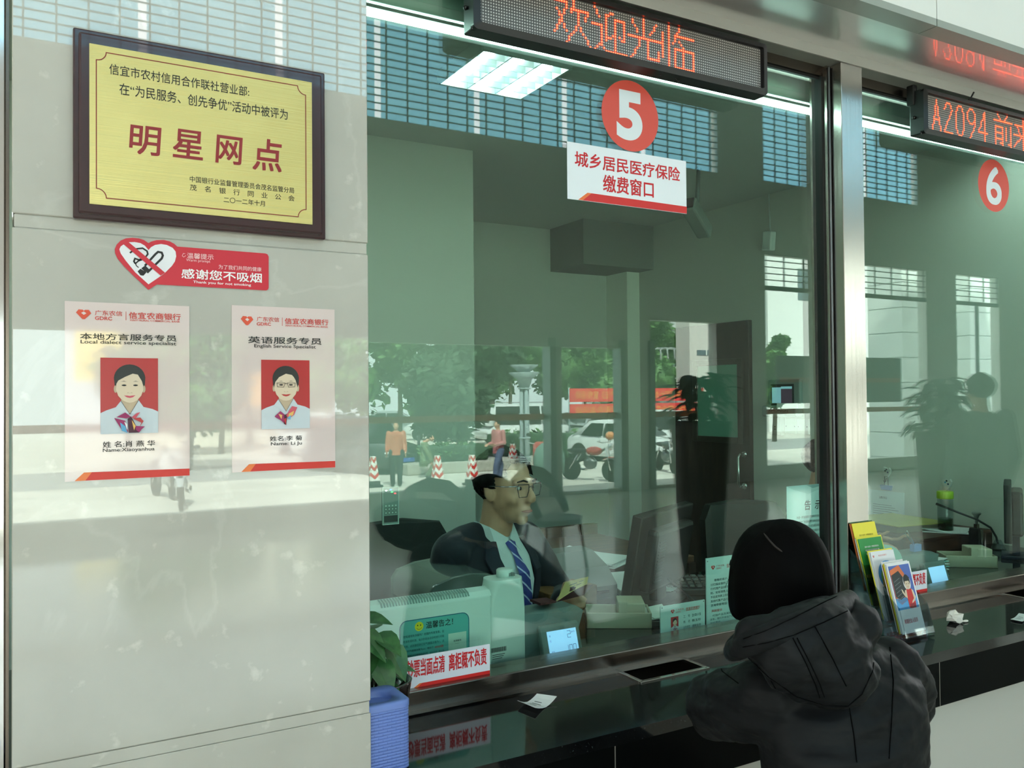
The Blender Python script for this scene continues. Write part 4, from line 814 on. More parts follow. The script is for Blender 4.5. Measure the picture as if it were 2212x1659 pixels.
# ================================================================== on the counter
blue = M('lavender_blue_plastic', (108, 132, 204), .35, coat=.2)
def basket(x0, x1, y0, y1, z1, label):
    t = thing('tissue_box', label, 'box', ((x0+x1)/2, (y0+y1)/2, ZC)); b = MB(); h = z1-.014-ZC; n = 20
    for k in range(n):
        z = ZC+h*k/n; zz = ZC+h*(k+1)/n; rg = []
        for q, o in ((0, -.0014), (.25, 0), (.75, 0), (1, -.0014)): rg.append([V((x, y, z+(zz-z)*q)) for x, y in rrect(x0-o-.0014+.002, y0-o-.0014+.002, x1-x0-.004+2*o, y1-y0-.004+2*o, .012, 3)])
        b.loft(rg, blue, k in (0, n-1), True)
        for i in range(5):
            xx = x0+.012+(x1-x0-.02)*(i+(.5 if k % 2 else 0))/5
            b.box(xx, xx+.0012, y0+.0004, y0+.003, z+.001, zz-.001, M('basket_groove', (88, 112, 186), .5))
    b.build('woven_body', t)
    b = MB(); cx, cy_ = (x0+x1)/2, (y0+y1)/2; out = rrect(x0, y0, x1-x0, y1-y0, .02, 6); m_ = len(out)
    hol = [V((cx+.034*cos(a), cy_+.03*sin(a), z1-.004)) for a in [-pi/4*0+2*pi*k/m_-pi/2+.25 for k in range(m_)]]
    lo = [V((x, y, z1-.014)) for x, y in out]; hi = [V((x, y, z1-.003)) for x, y in out]; ins = [V((cx+(x-cx)*.93, cy_+(y-cy_)*.93, z1)) for x, y in out]
    b.loft([lo, hi, ins, [p*1.0 for p in hol], [p + V((0, 0, -.02)) for p in hol]], blue, False, True); b.build('lid', t)
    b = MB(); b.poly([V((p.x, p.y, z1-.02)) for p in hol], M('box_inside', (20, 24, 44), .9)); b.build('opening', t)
basket(.575, .687, 1.622, 1.735, .891, 'lavender blue woven plastic tissue box beside the marble pier and plant')
p = on(14, 1602, .89)
basket(-.16, -.034, 1.60, 1.70, .888, 'lavender blue woven plastic tissue box at the far side of the marble pier')
# pothos in a dark pot
t = thing('potted_plant', 'green pothos in a glossy dark pot behind the blue tissue box', 'plant', (.69, 1.81, ZC))
b = MB(); pc = (.70, 1.815); pot = M('dark_glazed_pot', (34, 24, 22), .12, coat=.5)
b.lathe((*pc, ZC), [(.04, 0), (.044, .01), (.058, .09), (.062, .112), (.064, .12), (.059, .12), (.056, .105)], pot, 28); b.build('pot', t)
b = MB(); b.lathe((*pc, ZC+.10), [(.0, 0), (.055, .0)], M('soil', (34, 28, 22), .9), 20, None, False); b.build('soil', t)
leaf_m = M('pothos_leaf', (44, 92, 48), .32, noise=(40, (62, 112, 60), .45, .65, 3)); stem_m = M('pothos_stem', (78, 104, 60), .5)
bl = MB(); bs = MB(); base = V((*pc, ZC+.105))
def leaf(mb, tip_c, dirv, up, L, W, m, droop=.25):
    d = V(dirv).normalized(); s = d.cross(V(up)).normalized(); n = s.cross(d); c = V(tip_c)
    prof = ((0, .0), (.08, .55), (.25, .98), (.45, 1), (.65, .78), (.85, .36), (1, 0)); L_ = []
    for u, w_ in prof: 
        o = c + d*(u*L) - V((0, 0, 1))*(droop*L*u*u); L_.append((o - s*(w_*W/2) + n*(w_*W*.14), o, o + s*(w_*W/2) + n*(w_*W*.14)))
    for a, e in zip(L_, L_[1:]):
        for i in (0, 1):
            q = [a[i], a[i+1], e[i+1], e[i]]; vv = [mb.bm.verts.new(x) for x in q]
            f = mb.bm.faces.new(vv); f.material_index = mb.mi(m); f.smooth = True
for tx, ty, tz, dx, dy, dz, L, W in ((.705, 1.80, .955, .35, -.4, -.75, .075, .062), (.675, 1.79, .985, .3, -.6, -.2, .075, .055), (.64, 1.80, .955, -.2, -.8, -.3, .09, .075), (.665, 1.78, .935, .2, -.6, -.55, .08, .062), (.715, 1.81, .90, .9, -.1, -.05, .06, .042), (.69, 1.775, .872, .2, -.8, -.1, .045, .04), (.725, 1.83, .88, .8, -.1, -.5, .05, .03), (.65, 1.83, 1.01, .6, -.3, .05, .075, .05), (.63, 1.78, 1.0, .4, -.5, -.4, .08, .06), (.61, 1.84, .98, -.7, .2, .1, .08, .06), (.69, 1.86, .975, .2, .6, .1, .065, .05), (.708, 1.80, .922, .4, -.2, .6, .035, .016), (.62, 1.76, .92, -.4, -.7, -.2, .08, .07), (.70, 1.79, .985, .25, -.3, -.8, .05, .032)):
    leaf(bl, (tx, ty, tz), (dx, dy, dz), (0, -.35, 1), L, W, leaf_m); bs.tube([base + V((random.uniform(-.02, .02), random.uniform(-.02, .02), 0)), (base + V((tx, ty, tz)))/2 + V((0, 0, .03)), V((tx, ty, tz))], .002, stem_m, 6)
bl.build('foliage', t, False); bs.build('stem', t)
# money tray frames in the counter
def money_tray(x0, x1, label):
    t = thing('money_tray', label, 'tray', ((x0+x1)/2, 1.95, ZC)); b = MB(); e = .012; y0, y1 = 1.795, 2.108
    for a in ((x0-e, x0, y0, y1), (x1, x1+e, y0, y1), (x0-e, x1+e, y0-e, y0), (x0-e, x1+e, y1, y1+e)): b.box(a[0], a[1], a[2], a[3], ZC-.001, ZC+.004, steel_s, .001, 1)
    b.build('rim', t)
    b = MB(); b.box(x0, x1, y0+.01, y1-.01, ZC-.07, ZC-.066, steel_d); b.box(x0, x0+.002, y0+.01, y1, ZC-.066, ZC-.001, steel_d); b.box(x1-.002, x1, y0+.01, y1, ZC-.066, ZC-.001, steel_d); b.box(x0, x1, y0+.01, y0+.012, ZC-.066, ZC-.001, steel_d); b.box(x0, x1, y1-.004, y1-.002, ZC-.066, ZC-.001, steel_d)
    for yy in (1.845, 1.868): b.box(x0, x1, yy, yy+.007, ZC-.05, ZC-.046, steel_s)
    b.box(x0+.012, x0+.016, 1.81, 1.9, ZC-.05, ZC-.047, steel_s); b.build('basin', t)
money_tray(1.41, 1.622, 'steel money tray set in the counter in front of the teller'); money_tray(3.168, 3.38, 'steel money tray set in the counter beyond the brochure stand')
# paper slips, tissue
def slip(pts, m, label, lift=.012, name='paper_slip', lines=4, cat='paper'):
    b = MB(); a, c, d, e = [V(p) for p in pts]; rg = []
    for k in range(7):
        u = k/6; dz = V((0, 0, lift*(abs(2*u-1)**1.6)+.0008)); rg.append([a.lerp(c, u)+dz, e.lerp(d, u)+dz, e.lerp(d, u)+dz+V((0, 0, .0008)), a.lerp(c, u)+dz+V((0, 0, .0008))])
    b.loft(rg, m, True, False)
    for k in range(lines):
        u = .25+.12*k; q = lambda u, v: a.lerp(c, u).lerp(e.lerp(d, u), v) + V((0, 0, lift*(abs(2*u-1)**1.6)+.0022)); b.poly([q(u, .25), q(u, .7-.08*(k % 2)), q(u+.035, .7-.08*(k % 2)), q(u+.035, .25)], greytxt)
    return tag(b.build(name), label, cat)
slip([on(*k, ZC) for k in ((1118, 1525), (1160, 1510), (1203, 1516), (1156, 1541))], paper, 'small curled white printed slip on the black counter by the tray')
slip([on(*k, ZC) for k in ((2183, 1341), (2201, 1328), (2226, 1332), (2208, 1346))], M('slip_pale', (206, 222, 216), .6), 'pale printed card on the counter at the far tray', .004)
b = MB(); c = on(2062, 1345, ZC); tis = M('tissue', (224, 220, 210), .9); random.seed(3)
bmesh.ops.create_icosphere(b.bm, subdivisions=2, radius=1, matrix=MX.Translation(c+V((0, 0, .016))) @ MX.Diagonal((.032, .026, .02, 1)))
for v_ in b.bm.verts: v_.co += V((random.uniform(-.007, .007), random.uniform(-.007, .007), random.uniform(-.003, .007))); v_.co.z = max(v_.co.z, ZC+.0008)
b._fin(list(b.bm.faces), tis); tag(b.build('crumpled_tissue'), 'crumpled white tissue on the black counter past the brochure stand', 'tissue')
b = MB(); c = on(2086, 1344, ZC); b.ell(c+V((0, 0, .004)), (.012, .006, .0035), tis); tag(b.build('paper_scrap'), 'tiny white paper scrap beside the crumpled tissue', 'paper')
# --- acrylic brochure stand
t = thing('brochure_stand', 'clear acrylic four-tier brochure stand in front of the steel post', 'stand', (2.375, 1.77, ZC)); TB = ((1.682, .772), (1.738, .80), (1.783, .836), (1.806, .882)); X0, X1 = 2.312, 2.438; tilt = V((0, .055, .203)); dn = tilt.normalized()
b = MB(); b.box(X0-.006, X1+.012, 1.668, 1.86, ZC, ZC+.004, acryl, .001, 1); b.build('base', t)
for k, (y, z) in enumerate(TB):
    b = MB(); o = V((0, y, z-.006)); hf = .085
    for th, off in ((0, -.016), ):
        f0 = o + V((0, -.018, 0)); b.loft([[V((X0-.004, f0.y, f0.z)), V((X1+.004, f0.y, f0.z)), V((X1+.004, f0.y+.0025, f0.z)), V((X0-.004, f0.y+.0025, f0.z))], [V((X0-.004, f0.y+hf*.26, f0.z+hf)), V((X1+.004, f0.y+hf*.26, f0.z+hf)), V((X1+.004, f0.y+hf*.26+.0025, f0.z+hf)), V((X0-.004, f0.y+hf*.26+.0025, f0.z+hf))]], acryl, True, False)
    b.prism([(X0-.004, o.y-.018, o.z), (X1+.004, o.y-.018, o.z), (X1+.004, o.y+.022, o.z), (X0-.004, o.y+.022, o.z)], (0, 0, -.002), acryl)
    for xx in (X0-.006, X1+.004): b.prism([(xx, o.y-.018, o.z), (xx, o.y+.022, o.z), (xx, o.y+.022+.13*.27, o.z+.13), (xx, o.y-.018+.085*.26, o.z+.085)], (.002, 0, 0), acryl)
    b.prism([(X0-.004, o.y+.0225, o.z-.002), (X1+.004, o.y+.0225, o.z-.002), (X1+.004, o.y+.022+.14*.27, o.z+.14), (X0-.004, o.y+.022+.14*.27, o.z+.14)], (0, .0025, 0), acryl); b.build('pocket', t)
b = MB(); b.prism([(X0-.006, 1.70, ZC), (X0-.006, 1.86, ZC), (X0-.006, 1.862, .98), (X0-.006, 1.845, .98)], (.002, 0, 0), acryl); b.build('side_plate', t); b = MB(); b.prism([(X1+.006, 1.70, ZC), (X1+.006, 1.86, ZC), (X1+.006, 1.862, .98), (X1+.006, 1.845, .98)], (.002, 0, 0), acryl); b.build('side_plate', t)
def brochure(k, off, m, label, art=None, x0=X0+.003, x1=X1-.012, dz=0, L=.21):
    y, z = TB[k]; b = MB(); o = V((x0, y+off, z+dz)); w_ = x1-x0; up = dn; n = V((1, 0, 0)).cross(up)
    c = o + V((w_/2, 0, 0)) + up*(L/2) - n*.0008; R = MX((V((1, 0, 0)), -n, up)).transposed()
    b.obox(c, (w_, .0016, L), m, R); A = Art(b, o, (1, 0, 0), up)
    if art: art(A, w_, L)
    return tag(b.build('brochure', None, True if not art else False), label, 'brochure', None)
def front_art(A, w, L):
    A.rect(.006, .07, w-.012, L-.077, M('brochure_blue', (44, 84, 170), .3), 1); A.rect(.006, .07, w-.012, .035, M('brochure_sky', (66, 150, 208), .3), 2)
    A.poly([(.008, L-.02), (.055, L-.007), (.072, L-.035), (.072, .10), (.03, .085), (.008, .10)], M('brochure_orange', (214, 110, 62), .4), 2)
    A.poly([(.010, L-.035), (.047, L-.024), (.064, L-.048), (.064, .112), (.03, .10), (.010, .11)], M('blackboard', (52, 56, 58), .5), 3)
    for k in range(6): A.poly([(.016, L-.055-.011*k), (.045, L-.045-.011*k), (.045, L-.0468-.011*k), (.016, L-.0568-.011*k)], M('chalk', (120, 124, 126), .6), 4)
    A.ell(.074, .148, .017, .024, M('print_white', (232, 228, 232), .5), 4); A.ell(.074, .152, .015, .02, hair_p, 5); A.ell(.073, .142, .0115, .0155, fskin, 6); A.poly([(.06, .152), (.086, .152), (.088, .162), (.074, .17), (.06, .162)], hair_p, 7)
    for u in (.069, .0785): A.ell(u, .144, .0014, .002, blk, 7, 8)
    A.ell(.073, .1345, .002, .0012, lip, 7, 8); A.poly([(.062, .128), (.086, .128), (.094, .09), (.092, .072), (.06, .072), (.06, .1)], M('vest_red', (204, 52, 52), .5), 5); A.poly([(.055, .125), (.063, .127), (.06, .1), (.05, .108), (.042, .12), (.04, .13), (.045, .128), (.052, .115)], fskin, 6); A.poly([(.086, .127), (.093, .122), (.099, .1), (.09, .09), (.076, .084), (.078, .09), (.089, .098)], fskin, 6)
    A.rect(.064, .07, .026, .014, M('skirt_wine', (150, 40, 50), .5), 6); A.text('和谐社会人民币', .022, .028, w-.048, .014, M('print_rose', (196, 84, 104), .5), 1, .02)
ylw = M('brochure_yellow', (236, 220, 62), .4); grn = M('brochure_green', (40, 140, 66), .4); dgr = M('brochure_dark_green', (44, 92, 44), .4); wbr_ = M('brochure_white', (228, 228, 230), .35); onge = M('brochure_rust', (176, 92, 44), .5)
def three_lines(A, w, z, m):
    for k in range(3): A.text(('爱护人民币  共筑和谐社会', '假币识别与反洗钱宣传手册', '信 用 农 村 商 业 银 行')[k], w*.2, z-.011*k, w*.6, .0055, m, 2, .01)
def yel_art(A, w, L): three_lines(A, w, L-.042, M('olive_print', (150, 136, 40), .6))
def grn_art(A, w, L):
    A.rect(0, 0, w, L*.55, dgr, 1); A.ell(w*.5, L*.55, w*.5, .012, dgr, 1); A.rect(0, L*.42, w*.4, .01, yel, 2); A.rect(w*.4, L*.42, w*.6, .012, M('wine_print', (120, 40, 34), .5), 2); three_lines(A, w, L-.03, wprint)
def globe_art(A, w, L):
    logo(A, w*.06, L-.017, .008, .007, lr, wbr_, 1); A.text('信宜农商银行', w*.3, L-.015, w*.36, .005, lr, 1); A.ell(w*.55, L-.075, w*.42, .045, M('globe_blue', (70, 150, 214), .4), 1); A.ell(w*.55, L-.083, w*.33, .036, M('globe_green', (120, 170, 70), .4), 2); A.ell(w*.5, L-.1, w*.28, .026, M('globe_sand', (170, 140, 80), .4), 3)
brochure(0, 0, wbr_, 'brochure with a woman in a red vest before a blackboard, lowest tier', front_art)
brochure(0, .0035, wbr_, 'white brochure directly behind the red vest brochure', None, X0+.001, X1-.016, .002); brochure(0, .007, ylw, 'yellow brochure behind the red vest brochure, lowest tier', None, X0-.001, X1-.02, .001); brochure(0, .0105, onge, 'rust brown brochure in the lowest tier behind the yellow one', None, X0, X1-.02, -.004); brochure(0, .014, wbr_, 'white brochure at the back of the lowest tier', None, X0-.002, X1-.024, .005)
brochure(1, 0, wbr_, 'white brochure with a blue and green globe, second tier', globe_art); brochure(1, .0035, wbr_, 'plain white brochure behind the globe brochure', None, X0, X1-.018, .001); brochure(1, .007, ylw, 'yellow-edged brochure at the back of the second tier', None, X0-.002, X1-.01, .004)
brochure(2, 0, grn, 'green brochure with three white lines, third tier', grn_art); brochure(2, .0035, ylw, 'yellow brochure just behind the green one', None, X0-.001, X1-.006, .004); brochure(2, .007, wbr_, 'white brochure at the back of the third tier', None, X0-.002, X1-.02, 0)
brochure(3, 0, ylw, 'yellow brochure with three printed lines, top tier', yel_art); brochure(3, .0035, onge, 'rust brown brochure at the back of the top tier', None, X0-.004, X1-.02, 0); brochure(3, .007, dgr, 'dark green brochure edge behind the yellow one, top tier', None, X0+.001, X1-.016, .003)
# ================================================================== people
from mathutils.bvhtree import BVHTree
from mathutils import noise as NZ
def face_R(d):
    d = V((d[0], d[1], 0)).normalized(); return MX(((d.y, d.x, 0), (-d.x, d.y, 0), (0, 0, 1)))   # columns: own right, forward, up
def head(mb, C, R, s=1.0, m=skin):
    q = lambda x, y, z: C + R @ (V((x, y, z))*s)
    E = lambda c, r: mb.ell(q(*c), tuple(k*s for k in r), m, R, 18, 12)
    E((0, -.012, .03), (.074, .094, .084)); E((0, .022, -.02), (.066, .074, .08)); E((0, .034, -.062), (.05, .056, .048)); E((0, .07, -.094), (.024, .02, .018))
    E((0, .078, .022), (.054, .018, .016)); E((-.04, .062, -.03), (.022, .024, .022)); E((.04, .062, -.03), (.022, .024, .022))
    mb.tube([q(0, .088, .02), q(0, .102, -.008), q(0, .112, -.026)], [.008*s, .0105*s, .0135*s], m, 10); E((0, .106, -.031), (.0165, .013, .0095)); E((0, .088, -.06), (.021, .012, .0075)); E((0, .087, -.072), (.017, .011, .0075))
    for k in (-1, 1): mb.ell(q(k*.074, -.004, -.012), (.009*s, .019*s, .033*s), m, R @ RX(.25*1), 10, 8)
def neck(mb, C, R, base, r=.052, m=skin): mb.tube([base, base.lerp(C + R @ V((0, -.015, -.06)), .5), C + R @ V((0, -.018, -.03))], [r*1.12, r, r], m, 14)
def limb(mb, pts, rad, m):
    mb.tube(pts, rad, m, 12)
    for p, r in zip(pts, rad):
        r = r if not isinstance(r, tuple) else min(r); mb.ell(p, (r, r, r), m, None, 12, 8)
def hand(mb, wrist, d, side, curl, m=skin, s=1.0, spread=.0):   # d: towards the knuckles, side: towards the thumb
    d = V(d).normalized(); sd = (V(side) - d*V(side).dot(d)).normalized(); n = sd.cross(d)      # n: out of the palm
    W = V(wrist); R = MX((sd, d, n)).transposed()
    mb.ell(W + d*.045*s, (.040*s, .052*s, .0145*s), m, R, 12, 8); mb.tube([W - d*.03*s, W + d*.02*s], [.026*s, .029*s], m, 10)
    for k, (u, L, c0) in enumerate(((.029, .072, .0), (.010, .080, .06), (-.010, .074, .1), (-.028, .058, .16))):
        p = W + d*.085*s + sd*u*s; a = curl*.55+c0*.5; P = [p - d*.012*s]; cur = p; ang = a
        for f in (.45, .32, .23): P.append(cur); dr = d*cos(ang) + n*sin(ang) + sd*(u*spread*8); cur = cur + dr.normalized()*(L*f*s); ang += curl*.75
        P.append(cur); mb.tube(P, [.0096*s, .0096*s, .0088*s, .008*s, .0068*s], m, 8); mb.ell(cur, (.0068*s,)*3, m, None, 8, 6)
    p = W + d*.02*s + sd*.030*s; P = [p, p + (sd*.8+d*.5+n*.2).normalized()*.036*s, p + (sd*.75+d*.6+n*.25).normalized()*.036*s + (d*.8+sd*.2+n*(.3+.3*curl)).normalized()*.03*s]; P.append(P[-1] + (d*.8+n*(.4+.4*curl)).normalized()*.024*s)
    mb.tube(P, [.0135*s, .0115*s, .0098*s, .0075*s], m, 8); mb.ell(P[-1], (.0075*s,)*3, m, None, 8, 6)
def hair_cap(C, R, s, keep, name, parent, m=hairm, infl=1.07, amp=.004):
    mb = MB(); bmesh.ops.create_icosphere(mb.bm, subdivisions=5, radius=1)
    for v in mb.bm.verts:
        n = v.co.copy(); a = V((n.x*.076, n.y*.096-.012, n.z*.088+.03))*infl
        k = NZ.noise(n*4+V((3, 1, 2)))*amp + NZ.noise(V((n.x*22, n.y*22, n.z*5)))*amp*.6; v.co = a + n*k
    dead = [f for f in mb.bm.faces if not keep(f.calc_center_median())]; bmesh.ops.delete(mb.bm, geom=dead, context='FACES')
    for v in mb.bm.verts: v.co = C + R @ (v.co*s)
    mb._fin(list(mb.bm.faces), m, True); r = bmesh.ops.solidify(mb.bm, geom=list(mb.bm.faces), thickness=.006); return mb.build(name, parent)
def face_parts(C, R, s, t, lips=(172, 106, 94), brow=hairm):
    q = lambda x, y, z: C + R @ (V((x, y, z))*s)
    for k in (-1, 1):
        mb = MB(); mb.ell(q(k*.031, .082, .006), (.0125*s, .006*s, .0062*s), M('eye_white', (216, 212, 204), .3), R, 12, 8); mb.ell(q(k*.031, .0865, .006), (.0058*s, .003*s, .0058*s), M('iris', (26, 18, 14), .2), R, 10, 8); mb.build('eye', t)
        mb = MB(); mb.tube([q(k*.013, .0985, .026), q(k*.03, .0965, .031), q(k*.048, .086, .026)], [.0028*s, .0034*s, .0018*s], brow, 6); mb.build('eyebrow', t)
    mb = MB(); lm_ = M('lips_%d' % lips[0], lips, .4); mb.tube([q(-.024, .088, -.0655), q(-.01, .0985, -.0645), q(0, .0995, -.066), q(.01, .0985, -.0645), q(.024, .088, -.0655)], [.0015*s, .0045*s, .0045*s, .0045*s, .0015*s], lm_, 8); mb.build('mouth', t)
def wrinkle(o, amp, sc, seed=0, st=(1, 1, 1)):
    nm = [v.normal.copy() for v in o.data.vertices]
    for v, n in zip(o.data.vertices, nm):
        p = V((v.co.x*sc*st[0], v.co.y*sc*st[1], v.co.z*sc*st[2])) + V((seed, seed*1.7, 0))
        k = 1-abs(NZ.noise(p))*2.2; v.co += n*(amp*(k*.6 + .5*NZ.noise(p*2.3)))
# --- smiling teller
t = thing('person', 'person in dark navy suit, striped tie and glasses holding an open booklet', 'person', (1.38, 2.6, 0))
C = V((1.398, 2.5, 1.204)); hd = (.36, -.93); R = face_R(hd) @ RX(radians(-3)); s = 1.06
Ft = V((.30, -.954, 0)); Rt = face_R(Ft); TC = V((1.375, 2.565, 0)); tq = lambda x, y, z: TC + Rt @ V((x, y, 0)) + V((0, 0, z))
b = MB(); head(b, C, R, s); neck(b, C, R, tq(0, .01, 1.02), .056)
rings = lambda L, g=0: [[tq((rx+g)*cos(a), y+(ry+g)*sin(a), z) for a in [2*pi*k/24 for k in range(24)]] for z, rx, ry, y in L]
torso = ((.46, .16, .12, .0), (.56, .165, .115, .0), (.72, .165, .11, .005), (.86, .175, .112, .01), (.95, .175, .10, .01), (1.0, .15, .08, .0), (1.03, .08, .06, .0), (1.05, .05, .05, 0))
b.loft(rings(torso), skin)
SR, SL = tq(.18, 0, 1.0), tq(-.18, 0, 1.0); ER, EL = tq(.205, -.03, .77), tq(-.25, .10, .80); WR = V((1.27, 2.37, .80)); WL = V((1.545, 2.375, .825))
for S_, E_, W_ in ((SR, ER, WR), (SL, EL, WL)): limb(b, [S_, E_, W_], [.048, .04, .028], skin)
hand(b, WR, (.35, -.9, -.15), (.9, .3, 0), .5); hand(b, WL, (-.45, -.85, .2), (.1, .3, .95), .95)
for k in (-1, 1): limb(b, [tq(k*.09, 0, .5), tq(k*.12, .36, .5), tq(k*.12, .38, .1)], [.085, .062, .045], skin); b.ell(tq(k*.12, .43, .045), (.045, .11, .04), skin, Rt)
remeshed(b, 'body', t, skin, .0055, 5)
face_parts(C, R, s, t)
hair_cap(C, R, s, lambda p: not ((p.y > .055 and p.z < .085) or (p.y > .02 and p.z < .04) or (p.y > -.03 and p.z < .0) or p.z < -.045), 'hair', t)
b = MB(); gq = lambda x, y, z: C + R @ (V((x, y, z))*s); gm = M('glasses_frame', (48, 50, 56), .25, .6)
for k in (-1, 1):
    b.tube([gq(k*u, .104 - abs(k*u)*.12, v) for u, v in ((.010, .018), (.056, .02), (.058, .006), (.05, -.019), (.018, -.019), (.010, .0), (.010, .018))], .0014, gm, 6)
    b.tube([gq(k*.057, .098, .016), gq(k*.079, .07, .013), gq(k*.082, -.005, .008)], .0016, M('temple_arm', (150, 150, 160), .2, .8), 6)
b.tube([gq(-.011, .103, .01), gq(0, .107, .013), gq(.011, .103, .01)], .0013, gm, 6); b.build('glasses', t)
navy = M('navy_suit', (16, 21, 34), .8, sheen=.2); shirtm = M('pale_shirt', (206, 216, 216), .7); tiem = None
b = MB(); b.loft(rings([x for x in torso[:6]]+[(1.035, .075, .062, -.006)], .017), navy)
for k in (-1, 1): b.tube([tq(k*.05, -.005, 1.05), tq(k*.11, -.003, 1.035), tq(k*.18, 0, 1.005)], [.04, .052, .06], navy, 12)
for S_, E_, W_ in ((SR, ER, WR), (SL, EL, WL)): limb(b, [S_ + V((0, 0, -.005)), S_.lerp(E_, .5), E_, E_.lerp(W_, .85)], [.066, .06, .056, .042], navy)
jk = remeshed(b, 'suit_jacket', t, navy, .008, 6); wrinkle(jk, .004, 9, 1)
for k in (-1, 1):
    b = MB(); limb(b, [tq(k*.09, 0, .5), tq(k*.12, .36, .5), tq(k*.12, .38, .1)], [.1, .075, .058], navy); b.build('trouser_leg', t); b = MB(); b.ell(tq(k*.12, .44, .04), (.05, .13, .04), black, Rt); b.build('shoe', t)
fy = lambda x, z: .005 + (.118 + .012*(1-abs(z-.86)/.2)) * sqrt(max(0, 1-(x/.2)**2)) - max(0, z-.93)*.62       # front of the chest
def panel(pts, m, name, off, th=.004):
    mb = MB(); f = [tq(x, fy(x, z)+off, z) for x, z in pts]; mb.prism(f, Rt @ V((0, th, 0)), m); return mb.build(name, t)
mb = MB(); cols = []      # shirt front filling the jacket opening
for z, wl in ((1.045, .05), (1.02, .066), (.97, .07), (.9, .058), (.83, .043), (.76, .026), (.70, .01)):
    cols.append([tq(x, fy(x, z)+.019, z) for x in [wl*(-1+2*k/8) for k in range(9)]])
mb.loft(cols, shirtm, False, True, False); mb.build('shirt_front', t)
for k in (-1, 1):
    mb = MB(); L = []       # lapel
    for z, x0, x1 in ((1.03, .058, .092), (.98, .07, .118), (.93, .066, .112), (.86, .05, .088), (.78, .03, .056), (.71, .010, .022)): L.append([tq(k*x0, fy(x0, z)+.026, z), tq(k*x1, fy(x1, z)+.022, z), tq(k*x1, fy(x1, z)+.015, z), tq(k*x0, fy(x0, z)+.017, z)])
    mb.loft(L, M('lapel_navy', (20, 26, 42), .75), True, False); mb.build('lapel', t)
    mb = MB(); mb.prism([tq(k*x, y, z) for x, y, z in ((.004, .085, 1.035), (.058, .05, 1.075), (.066, -.01, 1.09), (.075, -.005, 1.055), (.06, .085, 1.01), (.042, .105, .985))], Rt @ V((0, .004, 0)), shirtm); mb.build('collar', t)
b = MB(); b.loft([[tq(.062*cos(a), -.008+.06*sin(a), z) for a in [2*pi*k/20 for k in range(20)]] for z in (1.02, 1.075)], shirtm, False); b.build('collar_band', t)
tie = M('striped_tie', (52, 62, 136), .6); nt = tie.node_tree; tc = nt.nodes.new('ShaderNodeTexCoord'); mp = nt.nodes.new('ShaderNodeMapping'); wv = nt.nodes.new('ShaderNodeTexWave'); wv.inputs['Scale'].default_value = 11; mp.inputs['Rotation'].default_value = (0, radians(48), 0)
cr = nt.nodes.new('ShaderNodeValToRGB'); e = cr.color_ramp.elements; e[0].position = .9; e[0].color = (*lin((52, 62, 136)), 1); e[1].position = .96; e[1].color = (*lin((190, 198, 226)), 1)
nt.links.new(tc.outputs['Object'], mp.inputs[0]); nt.links.new(mp.outputs[0], wv.inputs[0]); nt.links.new(wv.outputs['Fac'], cr.inputs[0]); nt.links.new(cr.outputs[0], nt.nodes['Principled BSDF'].inputs['Base Color'])
b = MB(); L = []
for z, w_ in ((1.028, .02), (1.02, .024), (.995, .015), (.985, .014), (.93, .025), (.85, .034), (.78, .038), (.72, .034)): L.append([tq(-w_, fy(0, z)+.024, z), tq(0, fy(0, z)+.031, z), tq(w_, fy(0, z)+.024, z), tq(0, fy(0, z)+.022, z)])
b.loft(L, tie, True, False); b.build('tie', t)
b = MB(); wq = WL.lerp(EL, .14); b.tube([wq, wq + (EL-WL).normalized()*.014], .034, shirtm, 14); b.build('shirt_cuff', t)
b = MB(); wq = WL.lerp(EL, .07); b.tube([wq, wq + (EL-WL).normalized()*.008], .031, chrome, 14); b.build('wristwatch', t)
t = thing('booklet', 'open maroon booklet with cream pages held by the smiling teller', 'booklet', (1.47, 2.24, .88)); mar = M('maroon_cover', (66, 24, 28), .5); crm = M('cream_page', (206, 182, 122), .8)
P4 = [at(1203, 1299, 2.19), at(1221, 1259, 2.20), at(1271, 1246, 2.245), at(1281, 1264, 2.255)]
b = MB(); b.prism([p + V((.003, .004, -.003)) for p in (at(1203, 1299, 2.19), at(1224, 1262, 2.20), at(1281, 1262, 2.25), at(1262, 1284, 2.225))], (0, .003, 0), mar); b.prism([at(1203, 1299, 2.19), at(1201, 1302, 2.19), at(1167, 1308, 2.16), at(1168, 1303, 2.16)], (.0, .06, .0), mar); b.build('cover', t)
b = MB(); pg = [at(1203, 1299, 2.187), at(1221, 1258, 2.197), at(1271, 1246, 2.243), at(1268, 1262, 2.236), at(1240, 1275, 2.214)]; b.prism(pg, (0, .002, 0), crm)
pq = lambda u, v: pg[0].lerp(pg[1], v).lerp(pg[3].lerp(pg[2], v), u) + V((0, -.0012, 0))
for u, v, w_ in ((.25, .7, .3), (.62, .72, .18), (.3, .5, .2), (.55, .5, .2)): b.poly([pq(u, v), pq(u+w_, v), pq(u+w_, v+.05), pq(u, v+.05)], greytxt)
b.build('pages', t)
